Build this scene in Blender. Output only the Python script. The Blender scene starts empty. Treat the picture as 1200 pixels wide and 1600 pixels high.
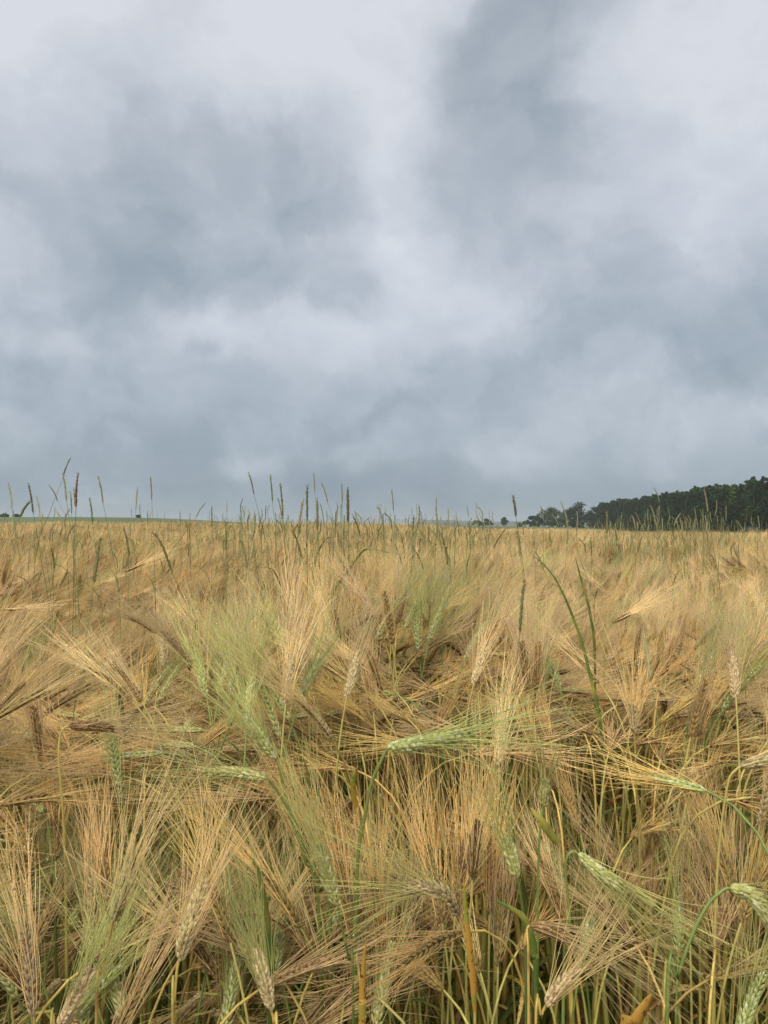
import bpy, math, random
import numpy as np
from mathutils import Vector, Matrix

R = math.radians
random.seed(7)
rng = np.random.default_rng(11)

# ------------------------------------------------------------------ camera, sky, sun, exposure
scene = bpy.context.scene
COL = scene.collection
CAM_Z = 1.13
F = 1200.0                       # focal length in pixels of the 1200 x 1600 photograph
PITCH = math.atan(26 / F)
cam_d = bpy.data.cameras.new('camera')
cam = bpy.data.objects.new('camera', cam_d)
COL.objects.link(cam)
cam.location = (0, 0, CAM_Z)
cam.rotation_euler = (R(90) + PITCH, 0, 0)
cam_d.sensor_fit = 'VERTICAL'
cam_d.sensor_height = 36
cam_d.lens = 27
cam_d.clip_start = 0.02
cam_d.clip_end = 20000
scene.camera = cam
scene.view_settings.view_transform = 'Standard'
scene.view_settings.look = 'None'
scene.view_settings.exposure = 0.0
scene.view_settings.gamma = 1.0

SUN_EL, SUN_AZ = R(52), R(205)    # azimuth clockwise from +Y: behind the camera, a little left


def ray(px, py):
    a, b = (px - 600) / F, (800 - py) / F
    c, s = math.cos(PITCH), math.sin(PITCH)
    return Vector((a, c - b * s, s + b * c))


def at(px, py, Y):
    """world point seen at a pixel of the photograph, Y metres in front"""
    r = ray(px, py)
    return Vector((0, 0, CAM_Z)) + r * (Y / r.y)


def project(p):
    c, s = math.cos(PITCH), math.sin(PITCH)
    x, y, z = p[0], p[1], p[2] - CAM_Z
    d = y * c + z * s
    return 600 + F * x / d, 800 - F * (z * c - y * s) / d


def srgb(r, g, b):
    f = lambda v: (v / 255 / 12.92) if v / 255 <= 0.04045 else ((v / 255 + 0.055) / 1.055) ** 2.4
    return (f(r), f(g), f(b), 1)


def build_world():
    w = bpy.data.worlds.new('World')
    scene.world = w
    w.use_nodes = True
    nt = w.node_tree
    N, L = nt.nodes, nt.links
    N.clear()
    out = N.new('ShaderNodeOutputWorld')
    sky = N.new('ShaderNodeTexSky')
    sky.sky_type = 'NISHITA'
    sky.sun_disc = False
    sky.sun_elevation = SUN_EL
    sky.sun_rotation = SUN_AZ
    tc = N.new('ShaderNodeTexCoord')

    def vmath(op, a, b=None):
        n = N.new('ShaderNodeVectorMath'); n.operation = op
        for i, v in enumerate((a, b)):
            if v is None: continue
            if hasattr(v, 'links'): L.new(v, n.inputs[i])
            else: n.inputs[i].default_value = v
        return n.outputs['Value'] if op in ('LENGTH', 'DOT_PRODUCT') else n.outputs['Vector']

    def fmath(op, a, b=None, c=None, clamp=False):
        n = N.new('ShaderNodeMath'); n.operation = op; n.use_clamp = clamp
        for i, v in enumerate((a, b, c)):
            if v is None: continue
            if hasattr(v, 'links'): L.new(v, n.inputs[i])
            else: n.inputs[i].default_value = v
        return n.outputs[0]

    def noise(vec, scale, detail, rough, dist=0.0, col=False):
        n = N.new('ShaderNodeTexNoise')
        L.new(vec, n.inputs['Vector'])
        n.inputs['Scale'].default_value = scale
        n.inputs['Detail'].default_value = detail
        n.inputs['Roughness'].default_value = rough
        n.inputs['Distortion'].default_value = dist
        return n.outputs['Color'] if col else n.outputs['Fac']

    d = tc.outputs['Generated']
    # domain warp so that the cloud masses get ragged edges
    wv = vmath('SUBTRACT', noise(d, 5.0, 8, 0.62, 0, True), (0.5, 0.5, 0.5))
    wv = vmath('MULTIPLY', wv, (0.15, 0.15, 0.13))
    dw = vmath('ADD', d, wv)
    # flattened coordinates: clouds get wide and thin near the horizon
    sep = N.new('ShaderNodeSeparateXYZ'); L.new(d, sep.inputs[0])
    z = sep.outputs['Z']
    flat = vmath('MULTIPLY', dw, (1, 1, 1.35))
    n1 = fmath('SUBTRACT', noise(flat, 3.2, 9, 0.5), 0.5)
    n2 = fmath('SUBTRACT', noise(flat, 9.0, 7, 0.55), 0.5)
    B = fmath('MULTIPLY_ADD', n1, 0.42, 0.62)
    B = fmath('MULTIPLY_ADD', n2, 0.34, B)
    B = fmath('MULTIPLY_ADD', fmath('SUBTRACT', noise(flat, 24.0, 6, 0.6), 0.5), 0.14, B)
    def edge(scale, lo, hi, off):
        mr = N.new('ShaderNodeMapRange'); mr.interpolation_type = 'SMOOTHSTEP'
        mr.inputs[1].default_value = lo; mr.inputs[2].default_value = hi
        L.new(noise(vmath('ADD', flat, off), scale, 10, 0.5), mr.inputs[0])
        return fmath('SUBTRACT', mr.outputs[0], 0.5)
    B = fmath('MULTIPLY_ADD', edge(3.6, 0.44, 0.56, (3.1, 1.7, 0.4)), 0.12, B)      # torn edges of separate layers
    B = fmath('MULTIPLY_ADD', edge(8.0, 0.45, 0.56, (7.3, 2.2, 5.4)), 0.06, B)
    # cloud masses where the sky over the field carries them: direction, half-width, half-height, lightness
    blobs = [
        (610, 90, 110, 230, .30), (640, 330, 70, 220, .16), (300, 40, 330, 110, .22), (80, 60, 170, 130, .20),
        (1110, 120, 150, 330, .22), (455, 520, 170, 55, .22), (300, 515, 60, 30, .26), (55, 545, 70, 26, .18),
        (580, 715, 75, 24, .16), (350, 738, 55, 22, .16), (765, 705, 90, 34, .14), (1060, 650, 220, 40, .12),
        (265, 610, 50, 50, .14), (170, 775, 60, 16, .10), (800, 450, 60, 130, .10), (840, 620, 80, 40, .06),
        (820, 90, 135, 170, -.36), (450, 310, 170, 150, -.26), (210, 180, 110, 120, -.18), (60, 260, 110, 110, -.12),
        (230, 460, 110, 60, -.18), (120, 610, 120, 60, -.13), (1020, 545, 240, 60, -.20), (420, 665, 120, 42, -.10),
        (640, 600, 110, 50, -.10), (335, 537, 34, 22, -.20), (850, 320, 150, 100, -.10), (620, 770, 420, 30, -.10),
        (250, 720, 240, 40, -.06), (1130, 730, 160, 40, -.04), (1180, 420, 80, 80, -.08),
    ]
    for px, py, rx, ry, amp in blobs:
        c = ray(px, py); k = 1.0 / c.length; c = c.normalized()
        sx, sz = k * rx / F * 0.95, k * ry / F * 0.95
        v = vmath('SUBTRACT', dw, tuple(c))
        v = vmath('MULTIPLY', v, (1 / sx, 0.6 / max(sx, sz), 1 / sz))
        l = vmath('DOT_PRODUCT', v, v)
        e = fmath('DIVIDE', 1.0, fmath('MULTIPLY_ADD', l, l, 1.0))     # flat middle, fairly firm edge
        B = fmath('MULTIPLY_ADD', e, amp * (0.68 if amp < 0 else 0.85), B)
    # added warm glow round the sun, behind the camera out of view, brightens the field
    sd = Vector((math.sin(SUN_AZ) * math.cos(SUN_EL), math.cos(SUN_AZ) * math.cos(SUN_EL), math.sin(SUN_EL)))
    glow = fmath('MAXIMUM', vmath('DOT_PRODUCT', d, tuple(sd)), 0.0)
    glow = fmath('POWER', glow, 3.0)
    elev = fmath('MULTIPLY_ADD', z, 0.38, -0.105)
    elev = fmath('MULTIPLY_ADD', fmath('POWER', 2.718, fmath('MULTIPLY', fmath('MAXIMUM', z, 0.0), -9.0)), -0.40, elev)
    B = fmath('ADD', B, elev)
    ramp = N.new('ShaderNodeValToRGB')
    cr = ramp.color_ramp
    cr.interpolation = 'LINEAR'
    stops = [(0.05, (130, 147, 165)), (0.34, (155, 169, 182)), (0.52, (177, 188, 200)), (0.72, (200, 208, 219)), (0.95, (218, 224, 233))]
    while len(cr.elements) < len(stops): cr.elements.new(0.5)
    for e, (p, c) in zip(cr.elements, stops):
        e.position = p; e.color = srgb(*c)
    L.new(B, ramp.inputs[0])
    # high cloud is a warmer grey than the cloud over the horizon
    warm = N.new('ShaderNodeMix'); warm.data_type = 'RGBA'; warm.blend_type = 'MULTIPLY'
    L.new(fmath('MULTIPLY', fmath('SUBTRACT', z, 0.22), 2.6, None, True), warm.inputs[0])
    L.new(ramp.outputs[0], warm.inputs[6]); warm.inputs[7].default_value = (1.02, 0.99, 0.975, 1)
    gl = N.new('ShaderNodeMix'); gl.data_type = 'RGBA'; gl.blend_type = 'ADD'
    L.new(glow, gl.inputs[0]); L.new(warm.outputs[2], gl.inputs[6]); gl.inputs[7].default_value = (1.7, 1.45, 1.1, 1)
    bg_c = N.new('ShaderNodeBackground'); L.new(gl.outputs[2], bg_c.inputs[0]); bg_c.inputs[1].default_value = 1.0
    bg_s = N.new('ShaderNodeBackground'); L.new(sky.outputs[0], bg_s.inputs[0]); bg_s.inputs[1].default_value = 0.1
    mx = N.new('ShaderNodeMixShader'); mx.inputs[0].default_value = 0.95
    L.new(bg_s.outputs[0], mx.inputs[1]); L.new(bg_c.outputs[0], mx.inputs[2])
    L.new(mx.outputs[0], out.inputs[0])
    w.cycles.sampling_method = 'MANUAL'
    w.cycles.sample_map_resolution = 512
    sun_d = bpy.data.lights.new('sun', 'SUN')
    sun_d.energy = 1.5
    sun_d.angle = R(12)
    sun_d.color = (1.0, 0.92, 0.78)
    so = bpy.data.objects.new('sun', sun_d)
    so.rotation_euler = sd.to_track_quat('Z', 'Y').to_euler()
    COL.objects.link(so)


build_world()

# ------------------------------------------------------------------ helpers
def tag(o, label=None, cat=None, group=None, kind=None):
    if label: o['label'] = label
    if cat: o['category'] = cat
    if group: o['group'] = group
    if kind: o['kind'] = kind
    return o


def unit(a):
    return a / np.maximum(np.linalg.norm(a, axis=-1, keepdims=True), 1e-9)


class MB:
    """collects vertices and faces, then links them as ONE mesh"""
    def __init__(self):
        self.v, self.f, self.m, self.n = [], [], [], 0

    def add(self, v, f, m=0):
        v = np.asarray(v, float).reshape(-1, 3)
        f = np.asarray(f, int)
        self.v.append(v); self.f.append(f + self.n); self.m.append(np.full(len(f), m)); self.n += len(v)

    def tubes(self, P, Rad, sides=3, m=0, flat=1.0):
        """P (n,k,3) polylines, Rad (n,k)"""
        P = np.asarray(P, float); Rad = np.asarray(Rad, float)
        if P.ndim == 2: P, Rad = P[None], Rad[None]
        n, k, _ = P.shape
        T = unit(np.gradient(P, axis=1))
        ref = np.where(np.abs(T[:, :1, 0:1]) > 0.8, np.array([0, 1., 0]), np.array([1., 0, 0]))
        A = unit(np.cross(T, np.broadcast_to(ref, T.shape)))
        Bv = np.cross(T, A)
        ang = np.arange(sides) * 2 * math.pi / sides
        V = P[:, :, None] + Rad[:, :, None, None] * (A[:, :, None] * np.cos(ang)[:, None] + flat * Bv[:, :, None] * np.sin(ang)[:, None])
        idx = np.arange(n * k * sides).reshape(n, k, sides)
        a = idx[:, :-1]; b = idx[:, 1:]
        q = np.stack([a, np.roll(a, -1, 2), np.roll(b, -1, 2), b], -1).reshape(-1, 4)
        self.add(V, q, m)

    def blade(self, pts, width, side, fold=0.25, m=0):
        """folded leaf blade along pts (k,3); width (k,), side (k,3) unit"""
        pts = np.asarray(pts); T = unit(np.gradient(pts, axis=0)); side = unit(side - T * (side * T).sum(-1, keepdims=True))
        nrm = np.cross(T, side)
        w = width[:, None]
        c = pts - nrm * w * fold
        th = nrm * 0.00035
        L_, R_ = pts - side * w, pts + side * w
        k = len(pts)
        V = np.stack([L_ , c, R_, R_ - th, c - th, L_ - th], 1)
        idx = np.arange(k * 6).reshape(k, 6)
        a, b = idx[:-1], idx[1:]
        q = np.stack([a, np.roll(a, -1, 1), np.roll(b, -1, 1), b], -1).reshape(-1, 4)
        self.add(V, q, m)

    def box(self, lo, hi, m=0):
        x0, y0, z0 = lo; x1, y1, z1 = hi
        v = [(x0, y0, z0), (x1, y0, z0), (x1, y1, z0), (x0, y1, z0), (x0, y0, z1), (x1, y0, z1), (x1, y1, z1), (x0, y1, z1)]
        self.add(v, [(0, 3, 2, 1), (4, 5, 6, 7), (0, 1, 5, 4), (1, 2, 6, 5), (2, 3, 7, 6), (3, 0, 4, 7)], m)

    def mesh(self, name, mats, smooth=True):
        me = bpy.data.meshes.new(name)
        V = np.concatenate(self.v)
        me.vertices.add(len(V)); me.vertices.foreach_set('co', V.astype(np.float32).ravel())
        tot = np.concatenate([np.full(len(f), f.shape[1]) for f in self.f])
        loops = np.concatenate([f.ravel() for f in self.f])
        me.loops.add(len(loops)); me.loops.foreach_set('vertex_index', loops.astype(np.int32))
        me.polygons.add(len(tot))
        me.polygons.foreach_set('loop_start', np.concatenate([[0], np.cumsum(tot)[:-1]]).astype(np.int32))
        me.polygons.foreach_set('loop_total', tot.astype(np.int32))
        for mt in (mats if isinstance(mats, (list, tuple)) else [mats]): me.materials.append(mt)
        me.polygons.foreach_set('material_index', np.concatenate(self.m).astype(np.int32))
        me.polygons.foreach_set('use_smooth', np.full(len(tot), smooth))
        me.update(calc_edges=True)
        return me

    def build(self, name, mats, parent=None, smooth=True, link=True):
        o = bpy.data.objects.new(name, self.mesh(name, mats, smooth))
        if link: COL.objects.link(o)
        if parent is not None: o.parent = parent
        return o


def empty(name, loc):
    o = bpy.data.objects.new(name, None)
    COL.objects.link(o)
    o.location = loc
    o.empty_display_size = 0.05
    return o


def copy_tree(o, parent=None):
    c = o.copy(); COL.objects.link(c)
    c.parent = parent
    for ch in o.children: copy_tree(ch, c)
    return c


def vnoise(seed, n=64):
    g = np.random.default_rng(seed).random((n, n))
    def f(x, y):
        x = np.asarray(x, float) % n; y = np.asarray(y, float) % n
        i, j = np.floor(x).astype(int) % n, np.floor(y).astype(int) % n
        u, v = x - np.floor(x), y - np.floor(y)
        u, v = u * u * (3 - 2 * u), v * v * (3 - 2 * v)
        i1, j1 = (i + 1) % n, (j + 1) % n
        return (g[i, j] * (1 - u) + g[i1, j] * u) * (1 - v) + (g[i, j1] * (1 - u) + g[i1, j1] * u) * v
    return f


def sstep(a, b, x):
    t = np.clip((np.asarray(x, float) - a) / (b - a), 0, 1)
    return t * t * (3 - 2 * t)


# ------------------------------------------------------------------ materials
def plant_mat(name, base, var=0.25, hue=0.03, low=None, rough=0.5, trans=0.25, nscale=60.0, spec=0.4, stretch=(1, 1, 1), spots=None, fleck=None):
    m = bpy.data.materials.new(name)
    m.use_nodes = True
    nt = m.node_tree; N, L = nt.nodes, nt.links
    N.clear()
    out = N.new('ShaderNodeOutputMaterial')
    pb = N.new('ShaderNodeBsdfPrincipled')
    tc = N.new('ShaderNodeTexCoord')
    oi = N.new('ShaderNodeObjectInfo')
    mp = N.new('ShaderNodeMapping'); mp.inputs['Scale'].default_value = stretch
    L.new(tc.outputs['Object'], mp.inputs[0])
    nz = N.new('ShaderNodeTexNoise'); nz.inputs['Scale'].default_value = nscale; nz.inputs['Detail'].default_value = 3
    L.new(mp.outputs[0], nz.inputs['Vector'])
    col = N.new('ShaderNodeRGB'); col.outputs[0].default_value = (*base, 1)
    cur = col.outputs[0]
    if low:                                              # the culm is a different colour towards its foot
        sp = N.new('ShaderNodeSeparateXYZ'); L.new(tc.outputs['Object'], sp.inputs[0])
        ad = N.new('ShaderNodeMath'); ad.operation = 'MULTIPLY_ADD'
        L.new(oi.outputs['Random'], ad.inputs[0]); ad.inputs[1].default_value = 0.45; L.new(sp.outputs['Z'], ad.inputs[2])
        mr = N.new('ShaderNodeMapRange'); mr.inputs[1].default_value = 0.35; mr.inputs[2].default_value = 1.05
        L.new(ad.outputs[0], mr.inputs[0])
        mx = N.new('ShaderNodeMix'); mx.data_type = 'RGBA'
        L.new(mr.outputs[0], mx.inputs[0]); mx.inputs[6].default_value = (*low, 1); L.new(cur, mx.inputs[7])
        cur = mx.outputs[2]
    if spots:
        n3 = N.new('ShaderNodeTexNoise'); n3.inputs['Scale'].default_value = spots[1]; n3.inputs['Detail'].default_value = 4
        L.new(tc.outputs['Object'], n3.inputs['Vector'])
        r3 = N.new('ShaderNodeMapRange'); r3.inputs[1].default_value = 0.50; r3.inputs[2].default_value = 0.62
        L.new(n3.outputs[0], r3.inputs[0])
        mx = N.new('ShaderNodeMix'); mx.data_type = 'RGBA'
        L.new(r3.outputs[0], mx.inputs[0]); L.new(cur, mx.inputs[6]); mx.inputs[7].default_value = (*spots[0], 1)
        cur = mx.outputs[2]
    if fleck:
        n4 = N.new('ShaderNodeTexNoise'); n4.inputs['Scale'].default_value = fleck[1]; n4.inputs['Detail'].default_value = 2
        L.new(tc.outputs['Object'], n4.inputs['Vector'])
        r4 = N.new('ShaderNodeMapRange'); r4.inputs[1].default_value = 0.60; r4.inputs[2].default_value = 0.68
        L.new(n4.outputs[0], r4.inputs[0])
        mx = N.new('ShaderNodeMix'); mx.data_type = 'RGBA'
        L.new(r4.outputs[0], mx.inputs[0]); L.new(cur, mx.inputs[6]); mx.inputs[7].default_value = (*fleck[0], 1)
        cur = mx.outputs[2]
    hs = N.new('ShaderNodeHueSaturation')
    a = N.new('ShaderNodeMapRange'); a.inputs[3].default_value = 0.5 - hue; a.inputs[4].default_value = 0.5 + hue
    L.new(oi.outputs['Random'], a.inputs[0]); L.new(a.outputs[0], hs.inputs['Hue'])
    # value from a second, decorrelated per-plant number and from the fine noise
    r2 = N.new('ShaderNodeMath'); r2.operation = 'MULTIPLY'; L.new(oi.outputs['Random'], r2.inputs[0]); r2.inputs[1].default_value = 37.3
    r2b = N.new('ShaderNodeMath'); r2b.operation = 'FRACT'; L.new(r2.outputs[0], r2b.inputs[0])
    b = N.new('ShaderNodeMapRange'); b.inputs[3].default_value = 1 - var; b.inputs[4].default_value = 1 + var
    L.new(r2b.outputs[0], b.inputs[0])
    c = N.new('ShaderNodeMapRange'); c.inputs[1].default_value = 0.3; c.inputs[2].default_value = 0.7
    c.inputs[3].default_value = 0.75; c.inputs[4].default_value = 1.22
    L.new(nz.outputs[0], c.inputs[0])
    mu = N.new('ShaderNodeMath'); mu.operation = 'MULTIPLY'; L.new(b.outputs[0], mu.inputs[0]); L.new(c.outputs[0], mu.inputs[1])
    last = mu.outputs[0]
    L.new(last, hs.inputs['Value']); L.new(cur, hs.inputs['Color'])
    L.new(hs.outputs[0], pb.inputs['Base Color'])
    pb.inputs['Roughness'].default_value = rough
    pb.inputs['Specular IOR Level'].default_value = spec
    if trans > 0:
        tr = N.new('ShaderNodeBsdfTranslucent'); L.new(hs.outputs[0], tr.inputs[0])
        ms = N.new('ShaderNodeMixShader'); ms.inputs[0].default_value = trans
        L.new(pb.outputs[0], ms.inputs[1]); L.new(tr.outputs[0], ms.inputs[2]); L.new(ms.outputs[0], out.inputs[0])
    else:
        L.new(pb.outputs[0], out.inputs[0])
    return m


M = dict(
    awn_ripe=plant_mat('awn_straw', (0.79, 0.59, 0.285), var=0.40, hue=0.012, trans=0.10, rough=0.36, nscale=25),
    awn_gold=plant_mat('awn_gold', (0.82, 0.565, 0.20), var=0.34, hue=0.014, trans=0.10, rough=0.36, nscale=25),
    awn_green=plant_mat('awn_green', (0.58, 0.57, 0.20), var=0.25, hue=0.02, trans=0.2, rough=0.36, nscale=25),
    ker_ripe=plant_mat('grain_ripe', (0.36, 0.25, 0.09), var=0.3, hue=0.015, trans=0.05, spec=.2, nscale=300, spots=((0.22, 0.14, 0.07), 160)),
    ker_pale=plant_mat('grain_pale', (0.60, 0.49, 0.27), var=0.2, hue=0.015, trans=0.05, spec=.2, nscale=300, spots=((0.33, 0.25, 0.13), 260)),
    ker_dark=plant_mat('grain_dark', (0.23, 0.15, 0.065), var=0.3, hue=0.005, trans=0.0, spec=.15, nscale=300, spots=((0.38, 0.26, 0.13), 180)),
    ker_green=plant_mat('grain_green', (0.40, 0.43, 0.14), var=0.15, hue=0.02, trans=0.1, nscale=300, spots=((0.60, 0.62, 0.36), 200)),
    stem_ripe=plant_mat('stem_ripe', (0.68, 0.48, 0.15), low=(0.44, 0.42, 0.08), var=0.32, hue=0.02, trans=0.1, nscale=90, stretch=(1, 1, 0.12), spots=((0.36, 0.20, 0.06), 26)),
    stem_mid=plant_mat('stem_half_green', (0.54, 0.45, 0.14), low=(0.24, 0.31, 0.06), var=0.3, hue=0.02, trans=0.1, nscale=90, stretch=(1, 1, 0.12)),
    stem_green=plant_mat('stem_green', (0.20, 0.27, 0.07), low=(0.13, 0.20, 0.035), var=0.25, hue=0.02, trans=0.1, nscale=90, stretch=(1, 1, 0.12)),
    leaf_straw=plant_mat('leaf_straw', (0.66, 0.49, 0.17), var=0.3, hue=0.02, trans=0.35, nscale=90, stretch=(1, 1, 0.2), spots=((0.34, 0.17, 0.05), 30), fleck=((.14, .08, .03), 260)),
    leaf_orange=plant_mat('leaf_orange', (0.60, 0.37, 0.07), var=0.2, hue=0.02, trans=0.35, nscale=60, stretch=(1, 1, 0.2), spots=((0.40, 0.40, 0.07), 34), fleck=((.16, .07, .02), 200)),
    leaf_green=plant_mat('leaf_green', (0.16, 0.24, 0.05), var=0.3, hue=0.03, trans=0.35, nscale=60, stretch=(1, 1, 0.2), spots=((0.42, 0.40, 0.08), 18), fleck=((.30, .22, .06), 240)),
    weed_spike=plant_mat('weed_spike', (0.17, 0.20, 0.07), var=0.35, hue=0.04, trans=0.1, nscale=500, spots=((0.26, 0.20, 0.10), 300)),
    weed_pale=plant_mat('weed_pale', (0.38, 0.37, 0.19), var=0.25, hue=0.03, trans=0.15, nscale=500),
    weed_red=plant_mat('weed_red', (0.24, 0.15, 0.08), var=0.25, hue=0.03, trans=0.1, nscale=500, spots=((0.42, 0.34, 0.2), 200)),
    weed_stem=plant_mat('weed_stem', (0.16, 0.21, 0.07), var=0.3, hue=0.04, trans=0.1, nscale=60),
)


def drop_mat():
    m = bpy.data.materials.new('dew'); m.use_nodes = True
    p = m.node_tree.nodes['Principled BSDF']
    p.inputs['Base Color'].default_value = (1, 1, 1, 1)
    p.inputs['Roughness'].default_value = 0.02
    p.inputs['IOR'].default_value = 1.33
    p.inputs['Transmission Weight'].default_value = 1.0
    return m


M['dew'] = drop_mat()

# ------------------------------------------------------------------ terrain
def crop_edge(x):
    return 112 + 0.05 * x


def ground_z(x, y):
    x = np.asarray(x, float); y = np.asarray(y, float)
    ang = x / np.maximum(y, 1.0)
    z = np.zeros(np.broadcast(x, y).shape)
    # green rise to the left, beyond the crop
    left = sstep(0.06, -0.30, ang)
    z = z + left * sstep(105, 330, y) * (4.2 + 1.3 * sstep(-0.15, -0.4, ang))
    z = z + sstep(0.02, 0.12, ang) * sstep(0.34, 0.2, ang) * sstep(130, 420, y) * 1.6
    z = z + (1 - left) * sstep(200, 900, y) * 2.0
    # the crop dips towards the wood on the right
    z = z - sstep(0.22, 0.42, ang) * sstep(20, 70, y) * sstep(210, 140, y) * 0.75
    z = z + 0.30 * sstep(5, 34, y) * sstep(0.17, 0.0, ang) + 0.14 * sstep(0.05, -0.25, ang) * sstep(12, 70, y)
    z = z + 0.03 * np.sin(x * 0.5 + 1) * np.cos(y * 0.37) * sstep(3, 8, y)
    return z


def ground_mat():
    m = bpy.data.materials.new('soil'); m.use_nodes = True
    nt = m.node_tree; N, L = nt.nodes, nt.links
    p = N['Principled BSDF']
    g = N.new('ShaderNodeNewGeometry')
    n1 = N.new('ShaderNodeTexNoise'); n1.inputs['Scale'].default_value = 18; n1.inputs['Detail'].default_value = 8
    L.new(g.outputs['Position'], n1.inputs['Vector'])
    r = N.new('ShaderNodeValToRGB')
    r.color_ramp.elements[0].position = 0.35; r.color_ramp.elements[0].color = (0.07, 0.045, 0.025, 1)
    r.color_ramp.elements[1].position = 0.7; r.color_ramp.elements[1].color = (0.22, 0.15, 0.075, 1)
    L.new(n1.outputs[0], r.inputs[0]); L.new(r.outputs[0], p.inputs['Base Color'])
    p.inputs['Roughness'].default_value = 0.95
    b = N.new('ShaderNodeBump'); b.inputs['Distance'].default_value = 0.03; L.new(n1.outputs[0], b.inputs['Height']); L.new(b.outputs[0], p.inputs['Normal'])
    return m


def pasture_mat():
    m = bpy.data.materials.new('pasture'); m.use_nodes = True
    nt = m.node_tree; N, L = nt.nodes, nt.links
    p = N['Principled BSDF']
    g = N.new('ShaderNodeNewGeometry')
    n1 = N.new('ShaderNodeTexNoise'); n1.inputs['Scale'].default_value = 0.02; n1.inputs['Detail'].default_value = 10; n1.inputs['Roughness'].default_value = 0.65
    L.new(g.outputs['Position'], n1.inputs['Vector'])
    r = N.new('ShaderNodeValToRGB')
    r.color_ramp.elements[0].position = 0.35; r.color_ramp.elements[0].color = (0.065, 0.10, 0.030, 1)
    r.color_ramp.elements[1].position = 0.68; r.color_ramp.elements[1].color = (0.12, 0.155, 0.05, 1)
    L.new(n1.outputs[0], r.inputs[0]); L.new(r.outputs[0], p.inputs['Base Color'])
    p.inputs['Roughness'].default_value = 0.9
    return m


def sheet(name, ys, half, mat, dz=0.0, x_fn=None):
    xs = np.linspace(-1, 1, 161)
    X = np.array([[s * half(y) for s in xs] for y in ys])
    Y = np.repeat(np.array(ys)[:, None], len(xs), 1)
    if x_fn is not None: Y = x_fn(X, Y)
    Z = ground_z(X, Y) + dz
    idx = np.arange(X.size).reshape(X.shape)
    mb = MB()
    q = np.stack([idx[:-1, :-1], idx[:-1, 1:], idx[1:, 1:], idx[1:, :-1]], -1).reshape(-1, 4)
    mb.add(np.stack([X, Y, Z], -1), q)
    return tag(mb.build(name, mat), kind='structure')


ys = np.concatenate([[-60, -30, -10], np.linspace(-3, 10, 14), np.geomspace(12, 3300, 70)])
sheet('ground', ys, lambda y: 60 + abs(y) * 1.1, ground_mat())
sheet('green_field', np.geomspace(118, 3250, 60), lambda y: 55 + y * 1.05, pasture_mat(), dz=0.02)


def build_hills():
    # far ridge, 1.8 to 2.6 km away
    n = vnoise(5)
    rows = []
    for k, (y, f) in enumerate(((1500, 0), (1750, .45), (2000, .85), (2250, 1), (2700, .8), (3200, 0.2))):
        row = []
        for px in np.arange(-500, 2300, 12):
            x = (px - 600) / F * y
            top = 25 * sstep(636, 668, px) * (1 - 0.15 * sstep(690, 760, px)) + 9 * sstep(900, 1100, px)
            top += 7 * sstep(470, 250, px)
            h = 2 + top * f * (0.92 + 0.12 * n(px * 0.035, k * 0.7)) - (0 if f else 3)
            row.append((x, y, h))
        rows.append(row)
    V = np.array(rows); idx = np.arange(V.shape[0] * V.shape[1]).reshape(V.shape[:2])
    mb = MB(); mb.add(V, np.stack([idx[:-1, :-1], idx[:-1, 1:], idx[1:, 1:], idx[1:, :-1]], -1).reshape(-1, 4))
    m = bpy.data.materials.new('hill_land'); m.use_nodes = True
    nt = m.node_tree; N, L = nt.nodes, nt.links
    g = N.new('ShaderNodeNewGeometry'); mp = N.new('ShaderNodeMapping'); mp.inputs['Scale'].default_value = (0.009, 0.004, 0.01)
    v = N.new('ShaderNodeTexVoronoi'); L.new(g.outputs['Position'], mp.inputs[0]); L.new(mp.outputs[0], v.inputs['Vector']); v.inputs['Scale'].default_value = 1
    r = N.new('ShaderNodeValToRGB'); r.color_ramp.elements[0].color = (0.025, 0.04, 0.03, 1); r.color_ramp.elements[1].color = (0.08, 0.095, 0.06, 1)
    sp = N.new('ShaderNodeSeparateColor'); L.new(v.outputs['Color'], sp.inputs[0]); L.new(sp.outputs[0], r.inputs[0]); L.new(r.outputs[0], N['Principled BSDF'].inputs['Base Color'])
    N['Principled BSDF'].inputs['Roughness'].default_value = 1
    tag(mb.build('hills', m), kind='structure')


build_hills()

# ------------------------------------------------------------------ barley
def bend_path(h, lean, neck_end, ear_end, ear_len, neck=0.14, k_stem=7):
    """culm path (ground to ear base) and ear axis in the XZ plane, nodding towards +X"""
    P = [np.zeros(3)]
    a, seg = 0.0, []
    n = 26
    total = h
    ds = total / n
    for i in range(n):
        t = (i + 0.5) / n
        base = lean * t
        nk = max(0, (t * total - (total - neck)) / neck)
        a = base + (neck_end - base) * (nk ** 1.5)
        P.append(P[-1] + ds * np.array([math.sin(a), 0, math.cos(a)]))
    E = [P[-1]]
    m = 8
    for i in range(m):
        a = neck_end + (ear_end - neck_end) * (i + 0.5) / m
        E.append(E[-1] + ear_len / m * np.array([math.sin(a), 0, math.cos(a)]))
    P = np.array(P); E = np.array(E)
    keep = [0, 5, 10, 14, 17, 19, 20, 21, 22, 23, 24, 25, 26]
    return P[keep], E


KT = np.array([0.0, 0.22, 0.5, 0.78, 1.0]); KR = np.array([0.25, 0.85, 1.0, 0.62, 0.04])


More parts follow.
